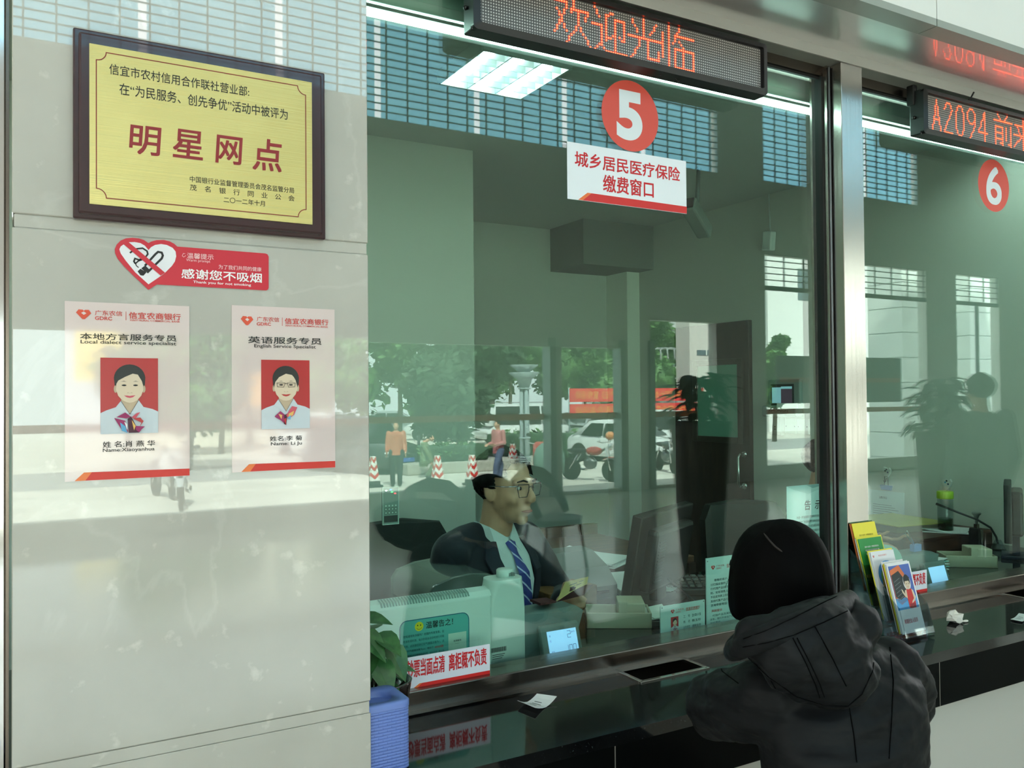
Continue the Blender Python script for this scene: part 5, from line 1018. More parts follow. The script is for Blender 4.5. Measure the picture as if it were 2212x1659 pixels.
# --- second teller, mostly hidden behind the steel post
t = thing('person', 'person with short black hair sitting behind the steel post, one ear showing', 'person', (3.45, 2.95, 0)); C = V((3.43, 2.9, 1.165)); R = face_R((.35, -.93)); TC2 = V((3.42, 2.98, 0)); Rt2 = R
q2 = lambda x, y, z: TC2 + Rt2 @ V((x, y, 0)) + V((0, 0, z))
b = MB(); head(b, C, R, 1.0); neck(b, C, R, q2(0, .01, .99), .05)
b.loft([[q2(rx*cos(a), ry*sin(a), z) for a in [2*pi*k/20 for k in range(20)]] for z, rx, ry in ((.46, .15, .11), (.7, .155, .1), (.9, .165, .1), (.98, .13, .075), (1.02, .05, .05))], skin)
for k in (-1, 1): limb(b, [q2(k*.175, 0, .95), q2(k*.21, .08, .8), q2(k*.12, .28, .80)], [.045, .038, .028], skin); hand(b, q2(k*.12, .28, .80), Rt2 @ V((-k*.3, 1, 0)), Rt2 @ V((-k, 0, .2)), .4); limb(b, [q2(k*.09, 0, .5), q2(k*.11, .36, .5), q2(k*.11, .38, .05)], [.08, .06, .045], skin)
remeshed(b, 'body', t, skin, .008, 4); face_parts(C, R, 1.0, t)
hair_cap(C, R, 1.0, lambda p: not ((p.y > .055 and p.z < .085) or (p.y > .02 and p.z < .04) or (p.y > -.03 and p.z < .0) or p.z < -.06), 'hair', t)
b = MB(); b.loft([[q2(rx*cos(a), ry*sin(a), z) for a in [2*pi*k/20 for k in range(20)]] for z, rx, ry in ((.46, .17, .13), (.7, .172, .118), (.9, .185, .118), (.975, .16, .09), (1.02, .075, .07))], navy)
for k in (-1, 1): limb(b, [q2(k*.178, 0, .945), q2(k*.21, .08, .8), q2(k*.125, .25, .80)], [.064, .055, .042], navy); limb(b, [q2(k*.09, 0, .5), q2(k*.11, .36, .5), q2(k*.11, .38, .1)], [.1, .075, .06], navy)
remeshed(b, 'suit', t, navy, .012, 4)
office_chair(3.45, 3.06, radians(200), 'black office chair carrying the teller behind the steel post', 0, .90, .44)
# --- customer at the counter
t = thing('person', 'person with a black bob in a black hooded padded jacket leaning on the counter', 'person', (1.33, 1.1, 0))
C = V((1.390, 1.31, 1.108)); HC = V((1.390, 1.30, 1.135)); R = face_R((-.12, 1)); Rw = face_R((0, 1)); O = V((1.395, 0, 0))
coat = M('black_nylon', (22, 24, 26), .5, spec=.1, bump=(7, .55, (1, 1, 2.2), .03)); seamm = M('seam_black', (12, 13, 14), .9, spec=0); trm = M('dark_trousers', (24, 25, 30), .8)
wq = lambda x, y, z: V((1.395+x, y, z))
b = MB(); head(b, C, R, .98); neck(b, C, R, wq(0, 1.2, .99), .05)
spine = ((.47, 1.09, .135, .10, -.085), (.60, 1.09, .125, .092, -.08), (.72, 1.10, .13, .09, -.062), (.84, 1.12, .145, .09, -.035), (.92, 1.145, .16, .085, -.015), (.965, 1.17, .13, .07, -.01), (1.0, 1.2, .06, .055, -.005))
b.loft([[wq(sx+rx*cos(a), y+ry*sin(a), z) for a in [2*pi*k/24 for k in range(24)]] for z, y, rx, ry, sx in spine], skin)
aR = [wq(.155, 1.16, .93), wq(.245, 1.215, .835), wq(.17, 1.56, .80)]; aL = [wq(-.175, 1.17, .93), wq(-.15, 1.33, .865), wq(.10, 1.48, .80)]
for L in (aR, aL): limb(b, L, [.045, .038, .027], skin)
hand(b, aR[2], (-.35, .9, -.12), (-.9, -.3, .1), .45); hand(b, aL[2], (.75, .6, -.12), (.6, -.75, .1), .5)
lg = lambda k: [wq(k*.09-.085, 1.08, .53), wq(k*.12-.06, 1.40, .52), wq(k*.11-.06, 1.34, .08)]
for k in (-1, 1): limb(b, lg(k), [.085, .06, .042], skin); b.ell(wq(k*.11-.06, 1.40, .04), (.04, .11, .036), skin)
remeshed(b, 'body', t, skin, .0065, 4); face_parts(C, R, .98, t)
# bob
b = MB(); L = []
for dz, r, f in ((.104, .004, 0), (.101, .03, 0), (.092, .054, .0), (.074, .076, 0), (.045, .094, 0), (.01, .104, 0), (-.03, .109, 0), (-.065, .1105, .002), (-.088, .107, .004), (-.102, .098, .006), (-.108, .08, .008)):
    L.append([HC + Rw @ V((r*cos(a)*1.0, r*sin(a)*(.98 if sin(a) < 0 else 1.0) - .002, dz - .010*sin(a)*(-1 if 0 else 1)*(1 if dz < -.05 else .2))) for a in [2*pi*k/48 for k in range(48)]])
hairw = M('sleek_black_hair', (6, 6, 6), .55, spec=.03, bump=(60, .25, (1, 1, .06), .004)); b.loft(L, hairw); hb = b.build('hair', t); sb = hb.modifiers.new('s', 'SUBSURF'); sb.levels = sb.render_levels = 1
for v in hb.data.vertices:
    d = v.co - HC; a = atan2(d.y, d.x); v.co += V((cos(a), sin(a), 0))*(.0035*NZ.noise(V((a*9, d.z*3, 1))) + .002*NZ.noise(V((a*26, d.z*4, 4))))
b = MB()
for (x0, y0), (x1, y1), (x2, y2) in (((1700, 1150), (1760, 1230), (1798, 1300)), ((1720, 1150), (1775, 1235), (1806, 1265)), ((1640, 1150), (1590, 1200), (1566, 1270)), ((1710, 1145), (1768, 1215), (1796, 1262))): b.tube([at(x0, y0, 1.27), at((x0+2*x1+x2)/4, (y0+2*y1+y2)/4-8, 1.27), at(x2, y2, 1.28)], .0005, hairw, 4)
b.build('loose_strands', t)
bpy.context.view_layer.update(); bvh_ = BVHTree.FromObject(hb, bpy.context.evaluated_depsgraph_get()); P = []
for k in range(9):
    d = ray(1650+5*k, 1152+7*k-.25*k*k).normalized(); r_ = bvh_.ray_cast(EYE, d)
    if r_[0] is not None: P.append(r_[0] - d*.0004)
b = MB(); b.tube(P, [.0008]+[.0022]*(len(P)-2)+[.0008], M('scalp_parting', (34, 28, 26), .8), 6); b.build('parting', t)
# jacket
b = MB(); G = .034
b.loft([[wq(sx+(rx+G)*cos(a), y+(ry+G)*sin(a)-.004, z) for a in [2*pi*k/28 for k in range(28)]] for z, y, rx, ry, sx in ((.44, 1.09, .14, .105, -.085),)+spine[:6]+((1.0, 1.19, .075, .06, -.005),)], coat)
limb(b, [aR[0], aR[0].lerp(aR[1], .5)+V((.012, -.01, 0)), aR[1]+V((.015, -.008, 0)), aR[1].lerp(aR[2], .5), aR[1].lerp(aR[2], .9)], [.07, .07, .066, .058, .047], coat)
limb(b, [aL[0], aL[0].lerp(aL[1], .5)+V((-.012, -.005, 0)), aL[1]+V((-.012, 0, 0)), aL[1].lerp(aL[2], .5), aL[1].lerp(aL[2], .9)], [.07, .07, .064, .056, .047], coat)
jk = remeshed(b, 'padded_jacket', t, coat, .008, 5); wrinkle(jk, .008, 9, 4, (1, 1, 2.2))
# hood lying on the back: bag and rim
b = MB(); b.ell(at(1762, 1405, 1.055), (.135, .065, .085), coat, RZ(.1) @ RY(radians(9)), 24, 16); b.ell(at(1795, 1450, 1.04), (.10, .06, .06), coat, RY(radians(14)), 20, 14); b.ell(at(1690, 1392, 1.09), (.105, .06, .045), coat, RY(radians(18)), 20, 14); b.ell(at(1818, 1350, 1.10), (.065, .07, .05), coat, None, 18, 12)
hd_ = remeshed(b, 'hood', t, coat, .007, 6); wrinkle(hd_, .010, 15, 9, (1, 1, 1.3))
rp = [at(1568, 1412, 1.17), at(1598, 1398, 1.09), at(1650, 1378, 1.04), at(1715, 1354, 1.02), at(1775, 1326, 1.03), at(1822, 1303, 1.065), at(1842, 1296, 1.13), at(1838, 1290, 1.2)]
b = MB(); b.tube(rp, [(.012, .018)]+[(.016, .022)]*6+[(.012, .018)], coat, 14); rim = b.build('hood_rim', t); rim.modifiers.new('s', 'SUBSURF').render_levels = 2
b = MB(); b.tube([at(1572, 1420, 1.2), at(1600, 1388, 1.2), at(1645, 1366, 1.17), at(1700, 1345, 1.15), at(1760, 1322, 1.15), at(1806, 1306, 1.18)], [.02, .024, .026, .028, .028, .024], coat, 14); cl = b.build('collar', t); cl.modifiers.new('s', 'SUBSURF').render_levels = 2; cl.data.update()
bpy.context.view_layer.update(); dg = bpy.context.evaluated_depsgraph_get(); bvs = [BVHTree.FromObject(o, dg) for o in (jk, hd_, rim)]
def hit(px, py, off=.001):
    d = ray(px, py).normalized(); best = None
    for bv in bvs:
        r = bv.ray_cast(EYE, d)
        if r[0] is not None and (best is None or r[3] < best[1]): best = (r[0] - d*off, r[3])
    return best[0] if best else None
def seam(pts, r, name='seam', m=seamm):
    P = []
    for (x0, y0), (x1, y1) in zip(pts, pts[1:]):
        for k in range(8):
            h = hit(x0+(x1-x0)*k/8, y0+(y1-y0)*k/8)
            if h is not None and (not P or (h-P[-1]).length < .08): P.append(h)
    if len(P) > 2:
        mb = MB(); mb.tube(P, r, m, 6); mb.build(name, t)
for pts in (((1605, 1398), (1660, 1388), (1715, 1372), (1780, 1344), (1838, 1316)), ((1606, 1380), (1660, 1360), (1715, 1334), (1775, 1303), (1812, 1286)), ((1713, 1378), (1740, 1430), (1762, 1480), (1772, 1512)), ((1722, 1378), (1750, 1432), (1772, 1480), (1782, 1510)), ((1760, 1352), (1800, 1425), (1832, 1490)), ((1615, 1420), (1660, 1462), (1720, 1505), (1780, 1524), (1832, 1526), (1862, 1500), (1885, 1450), (1892, 1400)), ((1922, 1398), (1930, 1470), (1926, 1560), (1920, 1650)), ((1665, 1470), (1705, 1540), (1735, 1600), (1752, 1655)), ((1835, 1530), (1845, 1590), (1852, 1655)), ((1545, 1410), (1560, 1450), (1600, 1480))): seam(pts, .001)
for k in (-1, 1):
    b = MB(); limb(b, lg(k), [.105, .078, .06], trm); b.build('trouser_leg', t)
    b = MB(); b.ell(wq(k*.11-.06, 1.40, .042), (.05, .13, .042), black); b.build('shoe', t)
t = thing('stool', 'round black stool under the customer in the padded jacket', 'stool', (1.31, 1.08, 0)); b = MB(); b.lathe((1.31, 1.07, .38), [(.16, 0), (.18, .01), (.18, .035), (.16, .045)], black, 28); b.build('seat', t); b = MB(); b.lathe((1.31, 1.07, 0), [(.2, 0), (.2, .012), (.03, .03), (.03, .38)], steel_d, 24); b.build('pedestal', t)
# ================================================================== lobby and street, behind the camera: seen mirrored in the counter glass and the polished marble
lm = M('fill_diffuser', (255, 255, 255), .5, emit=2.5, ecol=(255, 246, 232))  # lobby lamps added as fill light, kept out of view
for x, nx in ((-2, 'beyond the pier'), (1.6, 'over the counter queue'), (5.2, 'near the office plants'), (8.8, 'over the far end')):
    for y, ny in ((-4.4, 'by the street windows'), (-1.6, 'closer to the counter')):
        t = thing('ceiling_light', 'added white lobby fill lamp %s, %s' % (nx, ny), 'lamp', (x, y, 7.6)); b = MB(); b.box(x-.6, x+.6, y-.6, y+.6, 5.9, 5.95, whitep); b.box(x-.57, x+.57, y-.57, y+.57, 5.88, 5.9, lm); b.build('fill_panel', t)
        for k in (-1, 1): b = MB(); b.tube([(x+k*.5, y, 5.95), (x+k*.5, y, 7.6)], .008, steel_d, 6); b.build('suspension_rod', t)
leafA = M('tree_leaf', (88, 128, 66), .6, noise=(1.3, (58, 96, 50), .4, .6, 4)); leafB = M('tree_leaf_dark', (52, 84, 54), .6, noise=(1.2, (40, 66, 44), .4, .6, 4)); bark = M('bark', (92, 80, 66), .9)
def blob_foliage(mb, c, r, n, size, m, seed):
    rnd = random.Random(seed)
    for _ in range(n):
        d = V((rnd.gauss(0, 1), rnd.gauss(0, 1), rnd.gauss(0, 1))).normalized(); p = V(c) + V((d.x*r[0], d.y*r[1], d.z*r[2]))*(.55+.5*rnd.random())
        a = V((rnd.gauss(0, 1), rnd.gauss(0, 1), rnd.gauss(0, .6))).normalized(); q = a.cross(V((rnd.gauss(0, 1), rnd.gauss(0, 1), rnd.gauss(0, 1)))).normalized(); s_ = size*(.6+.8*rnd.random())
        mb.poly([p - a*s_, p + q*s_*.45, p + a*s_, p - q*s_*.45], m)
GZ = -.75
def tree(px, yv, h, r, label, m, seed, trunk=.12):
    p = rf(px, 900, yv); p.z = GZ; t = thing('street_tree', label, 'tree', p); b = MB(); b.tube([p, p+V((.1, 0, h*.35)), p+V((0, .1, h*.7))], [trunk, trunk*.8, trunk*.4], bark, 10); b.build('trunk', t)
    b = MB(); rnd = random.Random(seed)
    for k in range(8):
        c = p+V((rnd.uniform(-1, 1)*r*.65, rnd.uniform(-1, 1)*r*.5, h*(.42+.55*k/7))); rr = r*(.62-.2*k/7); n0 = len(b.bm.verts)
        b.ell(c, (rr*.72, rr*.72, rr*.6), m, None, 14, 9); b.bm.verts.ensure_lookup_table()
        for v in b.bm.verts[n0:]: v.co += (v.co-c)*(.45*NZ.noise(v.co*1.9))
        blob_foliage(b, c, (rr, rr, rr*.8), 520, .2, m, seed*10+k)
    b.build('foliage', t, False)
for a in ((700, 40, 6.6, 2.6, 'broad green street tree behind the parked white off-road car', leafA, 1), (860, 31, 5.4, 2.3, 'pale green street tree beside the white flagpole', leafA, 2), (1000, 26.5, 4.3, 2.1, 'dark green low-branched tree behind the planter', leafB, 3), (1100, 42, 7.6, 3, 'tall green tree behind the lamp post', leafA, 4), (1180, 49, 8.2, 3, 'green tree next to the van roof', leafB, 5), (1262, 44, 7, 2.8, 'bright green tree above the red banner', leafA, 6), (1350, 50, 8, 3, 'green tree behind the doorway pillar', leafB, 7), (1420, 47.5, 8.6, 2.6, 'flowering tree above the white pipe rack', leafA, 8), (470, 38, 6.5, 2.6, 'green street tree far along the pavement', leafB, 9), (1672, 30, 5, .9, 'slim green tree beside the white building', leafA, 10), (400, 30, 5.4, 2.4, 'green tree in front of the yellow shopfront', leafA, 12)): tree(*a)
def hedge(px0, px1, yv, z0, z1, label, seed):
    p0, p1 = rf(px0, 900, yv), rf(px1, 900, yv); b = MB(); c = (p0+p1)/2; c.z = (z0+z1)/2; hw = abs(p1.x-p0.x)/2; b.box(c.x-hw, c.x+hw, c.y-.35, c.y+.35, z0, z1-.05, leafB, .08); blob_foliage(b, c, (hw*1.05, .45, (z1-z0)*.6), 700, .09, leafA, seed); tag(b.build('hedge', None, False), label, 'hedge')
hedge(905, 1045, 23.8, -.42, .12, 'clipped hedge in the stone planter', 21); hedge(1060, 1195, 25, -.45, .35, 'rounded hedge behind the lamp post', 22); hedge(1212, 1300, 26, -.75, .25, 'bright clipped hedge behind the motorcycles', 23)
b = MB(); p0, p1 = rf(880, 1000, 23.2), rf(1195, 1000, 23.2); b.box(p0.x, p1.x, p0.y-1.2, p0.y, GZ, -.42, M('planter_stone', (170, 166, 158), .8), .03); tag(b.build('stone_planter'), 'long low stone planter kerb on the pavement', 'planter')
carw = M('car_white', (226, 230, 232), .15, coat=1); cars_ = M('car_silver', (170, 176, 180), .2, .5, coat=1); cark = M('car_black', (16, 20, 24), .12, coat=1); win = M('car_window', (26, 34, 36), .05); tyre = M('tyre', (20, 20, 20), .8); rim_m = M('wheel_rim', (170, 172, 176), .25, .9); hl = M('headlight', (230, 236, 240), .1)
def car(px, yv, rz, m, label, kind='sedan'):
    p = rf(px, 950, yv); p.z = GZ; t = thing('car' if kind != 'van' else 'van', label, 'car', p, 0); R = RZ(rz); q = lambda x, y, z: p + R @ V((x, y, z)); W = .88
    van, suv = kind == 'van', kind == 'suv'; H = 1.95 if van else (1.72 if suv else 1.45); L = 2.3
    bz = .98 if van else (.98 if suv else .88)
    secs = ((-L, .42, .62), (-L*.98, .32, .72), (-1.75, .22, .92 if not van else 1.0), (-1.0, .2, bz), (.4, .2, bz), (1.0, .2, bz-.02), (1.9, .22, .8 if not van else .95), (2.2, .3, .68), (L, .4, .55))
    b = MB(); b.loft([[q(x, W*a*(.94 if abs(x) > 2.1 else 1), z) for a, z in ((-.96, z0), (-1, z0+.12), (-1, z1-.1), (-.92, z1), (.92, z1), (1, z1-.1), (1, z0+.12), (.96, z0))] for x, z0, z1 in secs], m)
    g = ((-2.2, bz-.02, .86), (-2.0, H-.06, .78), (-1.6, H, .76), (1.0, H, .76), (1.35, H-.1, .78), (1.9, bz-.02, .86)) if van else ((-2.05 if suv else -1.75, bz-.02, .86), (-1.7 if suv else -1.05, H-.05, .70), (-.7, H, .68), (.1, H, .68), (.45, H-.04, .70), (1.2, bz-.02, .86))
    b.loft([[q(x, -w_*1.0, z), q(x, w_, z), q(x, w_*1.02, min(z, bz)-.05), q(x, -w_*1.02, min(z, bz)-.05)] for x, z, w_ in g], m); b.build('body', t)
    b = MB(); xs = [a[0] for a in g]
    for sgn in (-1, 1):
        y1, y2 = (.865, .772) if van else (.86, .735)
        panes = ((xs[0]+.3, xs[0]+.35, -.55, -.6), (-.45, -.5, .5, .45), (.6, .55, 1.5, 1.2)) if van else ((xs[0]+.4, xs[1]+.1, -.38, -.38), (-.30, -.30, .98, .42))
        for a0, a1, b1, b0 in panes: b.prism([q(a0, sgn*y1, bz+.02), q(b1, sgn*y1, bz+.02), q(b0, sgn*y2, H-.12), q(a1, sgn*y2, H-.12)], R @ V((0, sgn*.008, 0)), win)
    xa, za, xb_, zb_ = g[-1][0], bz, g[-2][0], H-.08
    b.prism([q(xa-.02, -.74, bz+.03), q(xa-.02, .74, bz+.03), q(xb_+.03, .64, H-.11), q(xb_+.03, -.64, H-.11)], R @ V((.03, 0, .03)), win)
    b.prism([q(xs[0]+.05, -.72, bz+.05), q(xs[0]+.05, .72, bz+.05), q(xs[1]-.05, .62, H-.13), q(xs[1]-.05, -.62, H-.13)], R @ V((-.03, 0, .03)), win); b.build('window_glass', t)
    for sx in (-1.4, 1.4):
        for sgn in (-1, 1):
            b = MB(); b.lathe(q(sx, sgn*.74, .32), [(.2, 0), (.32, .01), (.32, .17), (.3, .19), (.2, .2)], tyre, 20, R @ RX(-sgn*pi/2)); b.lathe(q(sx, sgn*.9, .32), [(.0, .02), (.2, .035), (.2, 0)], rim_m, 16, R @ RX(-sgn*pi/2)); b.build('wheel', t)
    b = MB()
    for sgn in (-1, 1): b.ell(q(2.16, sgn*.62, .64), (.12, .2, .085), hl, R, 12, 8)
    b.build('headlight', t)
    b = MB(); b.obox(q(2.27, 0, .52), (.06, .9, .16), M('grille_black', (24, 26, 28), .4), R, .01); b.obox(q(2.31, 0, .42), (.02, .44, .12), M('plate_blue', (50, 90, 190), .5), R); b.build('grille', t)
    if kind == 'van': b = MB(); b.obox(q(0, 0, H+.06), (2.2, 1.2, .03), rim_m, R, .01); b.build('roof_rack', t)
    return t
TA = radians(90)
car(968, 42, radians(52), carw, 'white sedan parked nose-out behind the planter'); car(850, 52, radians(30), cars_, 'silver sedan behind the person in the orange jacket'); car(775, 26, radians(70), cark, 'black off-road car close to the marble pier', 'suv')
car(1132, 36, radians(4), carw, 'white van with a roof rack behind the lamp post', 'van'); car(1262, 38.5, radians(25), cark, 'dark sedan under the red banner'); car(1330, 33.5, radians(8), cars_, 'silver off-road car under the red banner', 'suv'); car(1440, 26.5, radians(60), carw, 'white sedan behind the second motorcycle', 'suv'); car(1352, 24, radians(75), carw, 'white car with a red tail lamp beside the first motorcycle')
car(695, 34, radians(60), carw, 'white off-road car seen in the english service poster', 'suv')
def wheel(mb, c, R, r, m=tyre):
    mb.lathe(c, [(r*.8, -.03), (r, -.025), (r*1.03, .02), (r*.98, .05), (r*.8, .055)], m, 20, R); mb.tube([c + R @ V((r*.8*cos(a), r*.8*sin(a), .01)) for a in [2*pi*k/16 for k in range(17)]], .012, chrome, 6)
    for k in range(6): mb.tube([c, c + R @ V((r*.8*cos(k*pi/3), r*.8*sin(k*pi/3), .01))], .008, chrome, 5)
def motorcycle(px, yv, rz, label, col, helmet=False, scooter=False):
    p = rf(px, 990, yv); p.z = GZ; t = thing('motorcycle', label, 'motorcycle', p); R = RZ(rz); q = lambda x, y, z: p + R @ V((x, y, z)); RW = R @ RX(pi/2); cm = M('bike_%s' % label.split()[0], col, .2, coat=1)
    for x in (-.62, .66): b = MB(); wheel(b, q(x, 0, .3), RW, .3); b.build('wheel', t)
    b = MB(); b.ell(q(.12, 0, .80), (.25, .15, .13), cm, R); 
    if scooter: b.loft([[q(x, y, z) for y in (-w_, w_) for z in ((z0, z1) if y < 0 else (z1, z0))] for x, z0, z1, w_ in ((.42, .35, .5, .16), (.52, .4, 1.0, .22), (.58, .8, 1.1, .14))], cm)
    b.build('tank', t)
    b = MB(); b.ell(q(-.38, 0, .80), (.38, .14, .07), black, R); b.build('seat', t)
    b = MB(); b.ell(q(0, 0, .48), (.2, .14, .17), M('engine_metal', (120, 122, 124), .3, .9), R); b.tube([q(.1, -.12, .35), q(-.3, -.17, .28), q(-.75, -.18, .34)], .035, chrome); b.build('engine', t)
    b = MB()
    for k in (-.07, .07): b.tube([q(.66, k, .3), q(.5, k, .92)], .022, chrome); b.tube([q(-.62, k, .3), q(-.35, k, .7)], .02, chrome)
    b.tube([q(.45, 0, .86), q(-.1, 0, .6), q(-.62, 0, .42)], .03, black); b.tube([q(.42, -.36, 1.08), q(.5, -.2, 1.04), q(.5, .2, 1.04), q(.42, .36, 1.08)], .015, chrome)
    for k in (-1, 1): b.tube([q(.44, k*.22, 1.05), q(.42, k*.3, 1.25)], .006, black); b.ell(q(.42, k*.32, 1.28), (.02, .07, .045), black, R)
    b.build('frame', t)
    b = MB(); b.lathe(q(.56, 0, .92), [(.0, .0), (.09, .02), (.1, .08), (.06, .13)], chrome, 16, R @ RY(pi/2)); b.build('headlamp', t)
    b = MB(); b.loft([[q(x, y, z) for y in (-.07, .07)] + [q(x, y, z+.02) for y in (.07, -.07)] for x, z in ((.4, .56), (.55, .635), (.75, .64), (.95, .5))], cm); b.build('mudguard', t)
    if helmet:
        b = MB(); c = q(.44, -.3, 1.2); b.ell(c, (.13, .13, .12), M('helmet_orange', (206, 130, 70), .2, coat=1)); tag(b.build('helmet'), 'orange crash helmet hung on the first motorcycle handlebar', 'helmet')
    return t
motorcycle(1275, 19, radians(66), 'red motorcycle with a round headlamp outside the doorway', (170, 48, 40), True); motorcycle(1438, 20, radians(110), 'dark motorcycle parked by the second doorway', (40, 44, 48)); SCOOT = motorcycle(1168, 19.5, radians(120), 'rose scooter with a sun cover outside the window', (206, 90, 84), False, True); motorcycle(380, 20, radians(100), 'silver motorcycle seen between the two staff posters', (170, 174, 178)); motorcycle(345, 22, radians(80), 'white scooter parked beyond the silver motorcycle', (224, 226, 228), False, True)
b = MB(); p = rf(1186, 1000, 18.6); b.loft([[V((p.x+(rx*cos(a)), p.y+ry*sin(a), GZ+z)) for a in [2*pi*k/16 for k in range(16)]] for z, rx, ry in ((.3, .42, .3), (.7, .44, .32), (.95, .36, .26), (1.08, .2, .14))], M('green_cover', (98, 128, 118), .6)); b.build('cloth_cover', SCOOT)
stripe = M('cone_white', (236, 232, 230), .5); cred = M('cone_red', (206, 52, 48), .5)
def cone(px, py, label):
    p = rfz(px, py, GZ); t = thing('traffic_cone', label, 'cone', p, 0, None); b = MB(); b.box(p.x-.2, p.x+.2, p.y-.2, p.y+.2, GZ, GZ+.06, black, .01); b.box(p.x-.14, p.x+.14, p.y-.14, p.y+.14, GZ+.06, GZ+.16, charcoal); b.build('base', t)
    b = MB(); f = lambda z: .13-.075*z/.62
    sq = lambda z: [(p.x+a*f(z), p.y+c*f(z), GZ+.16+z) for a, c in ((-1, -1), (1, -1), (1, 1), (-1, 1))]
    b.loft([sq(0), sq(.62)], stripe, True, False)
    for k in range(3):
        for sd_ in range(4):
            z0 = .04+.2*k; 
            A0, A1 = [lambda z, i=sd_: V(sq(z)[i]), lambda z, i=sd_: V(sq(z)[(i+1) % 4])]; n = (V(sq(0)[sd_])+V(sq(0)[(sd_+1) % 4]))/2 - V((p.x, p.y, GZ+.16)); n = n.normalized()*.002
            mid = lambda z: (A0(z)+A1(z))/2
            b.poly([A0(z0+.1)+n, mid(z0)+n, mid(z0+.09)+n, A0(z0+.19 if z0+.19 < .62 else .62)+n], cred); b.poly([mid(z0)+n, A1(z0+.1)+n, A1(z0+.19 if z0+.19 < .62 else .62)+n, mid(z0+.09)+n], cred)
    b.build('shaft', t, False)
for px, py, l in ((806, 1052, 'red and white cone next to the black off-road car'), (945, 1050, 'red and white cone in front of the stone planter'), (1020, 1048, 'red and white cone beside the walking person'), (1108, 1012, 'red and white cone on the planter kerb by the lamp post'), (1398, 1015, 'red and white cone between the doorways')): cone(px, py, l)
def standing(px, py, z0, h, rz, label, coat_c, leg_c, pose=0, loc=None, hairlong=False):
    p = loc or rfz(px, py, z0); p = V((p.x, p.y, z0)); t = thing('person', label, 'person', p); k0 = h/1.7; R = RZ(rz); q = lambda x, y, z: p + R @ V((x*k0, y*k0, z*k0)); cr_ = .0 if pose != 2 else -.42
    tm = M('jacket_%d_%d' % coat_c[:2], coat_c, .7); lm_ = M('legs_%d_%d' % leg_c[:2], leg_c, .8); C = q(0, .02 if pose != 2 else .2, 1.575+cr_*1.05)
    Hd = R @ face_R((0, 1)); hp_ = 0 if pose != 2 else -.48
    legs = [[q(s_*.09, 0, .9+hp_), q(s_*.1, (.16*s_ if pose == 1 else (.36 if pose == 2 else .0)), .48+(0 if pose != 2 else .02)), q(s_*.09, (-.1 if s_ < 0 else .2) if pose == 1 else (.12 if pose == 2 else 0), .06)] for s_ in (-1, 1)]
    arms = [[q(s_*.19, 0, 1.38+cr_), q(s_*.23, -.02 if pose != 2 else .15, 1.1+cr_), q(s_*.14 if pose else s_*.24, .22 if pose else .06, (1.05 if pose == 1 else .88)+cr_)] for s_ in (-1, 1)]
    b = MB(); head(b, C, Hd, k0*.95); neck(b, C, Hd, q(0, 0, 1.42+cr_), .05*k0); b.loft([[q(rx*cos(a), y+ry*sin(a), z) for a in [2*pi*k/16 for k in range(16)]] for z, rx, ry, y in ((.86+hp_, .14, .1, 0), (1.1+hp_*.9, .13, .09, .03 if pose == 2 else 0), (1.35+cr_, .16, .09, .05 if pose == 2 else 0), (1.44+cr_, .06, .05, .03))], skin)
    for L in arms: limb(b, L, [.045*k0, .038*k0, .027*k0], skin); hand(b, L[2], (L[2]-L[1]), R @ V((0, 1, 0)), .4, skin, k0)
    for L in legs: limb(b, L, [.08*k0, .055*k0, .04*k0], skin)
    remeshed(b, 'body', t, skin, .012, 3)
    b = MB(); b.loft([[q(rx*cos(a), y+ry*sin(a), z) for a in [2*pi*k/16 for k in range(16)]] for z, rx, ry, y in ((.8+hp_, .175, .13, 0), (1.1+hp_*.9, .165, .12, .03 if pose == 2 else 0), (1.35+cr_, .19, .115, .05 if pose == 2 else 0), (1.43+cr_, .08, .07, .03))], tm)
    for L in arms: limb(b, [L[0], L[1], L[1].lerp(L[2], .85)], [.066*k0, .058*k0, .045*k0], tm)
    remeshed(b, 'jacket', t, tm, .016, 3)
    b = MB()
    for L in legs: limb(b, [L[0], L[1], L[1].lerp(L[2], .95)], [.105*k0, .078*k0, .06*k0], lm_)
    remeshed(b, 'trousers', t, lm_, .016, 3)
    for L in legs: b = MB(); b.ell(L[2] + R @ V((0, .05, -.02*k0)), (.045*k0, .12*k0, .04*k0), black, R); b.build('shoe', t)
    hair_cap(C, Hd, k0*.95*(1.08 if hairlong else 1), (lambda n: not (n.y > .03 and n.z < .04)) if hairlong else (lambda n: not ((n.y > .05 and n.z < .08) or (n.y > -.02 and n.z < .02) or n.z < -.04)), 'hair', t, hairm, 1.1 if hairlong else 1.07)
standing(856, 1050, GZ, 1.68, radians(20), 'person in an orange jacket and dark trousers standing on the pavement', (196, 112, 84), (26, 32, 42)); standing(915, 1032, GZ, 1.7, radians(-60), 'person in camouflage green crouching beside the planter', (108, 124, 92), (96, 110, 84), 2); standing(1077, 1046, GZ, 1.68, radians(80), 'person in a pink shirt and jeans walking past the planter', (196, 120, 124), (84, 96, 124), 1)
pp = rf(2120, 900, 3.6); standing(0, 0, 0, 1.64, radians(200), 'person with long dark hair in a grey jacket standing in the lobby', (62, 66, 66), (40, 42, 46), 0, pp, True)
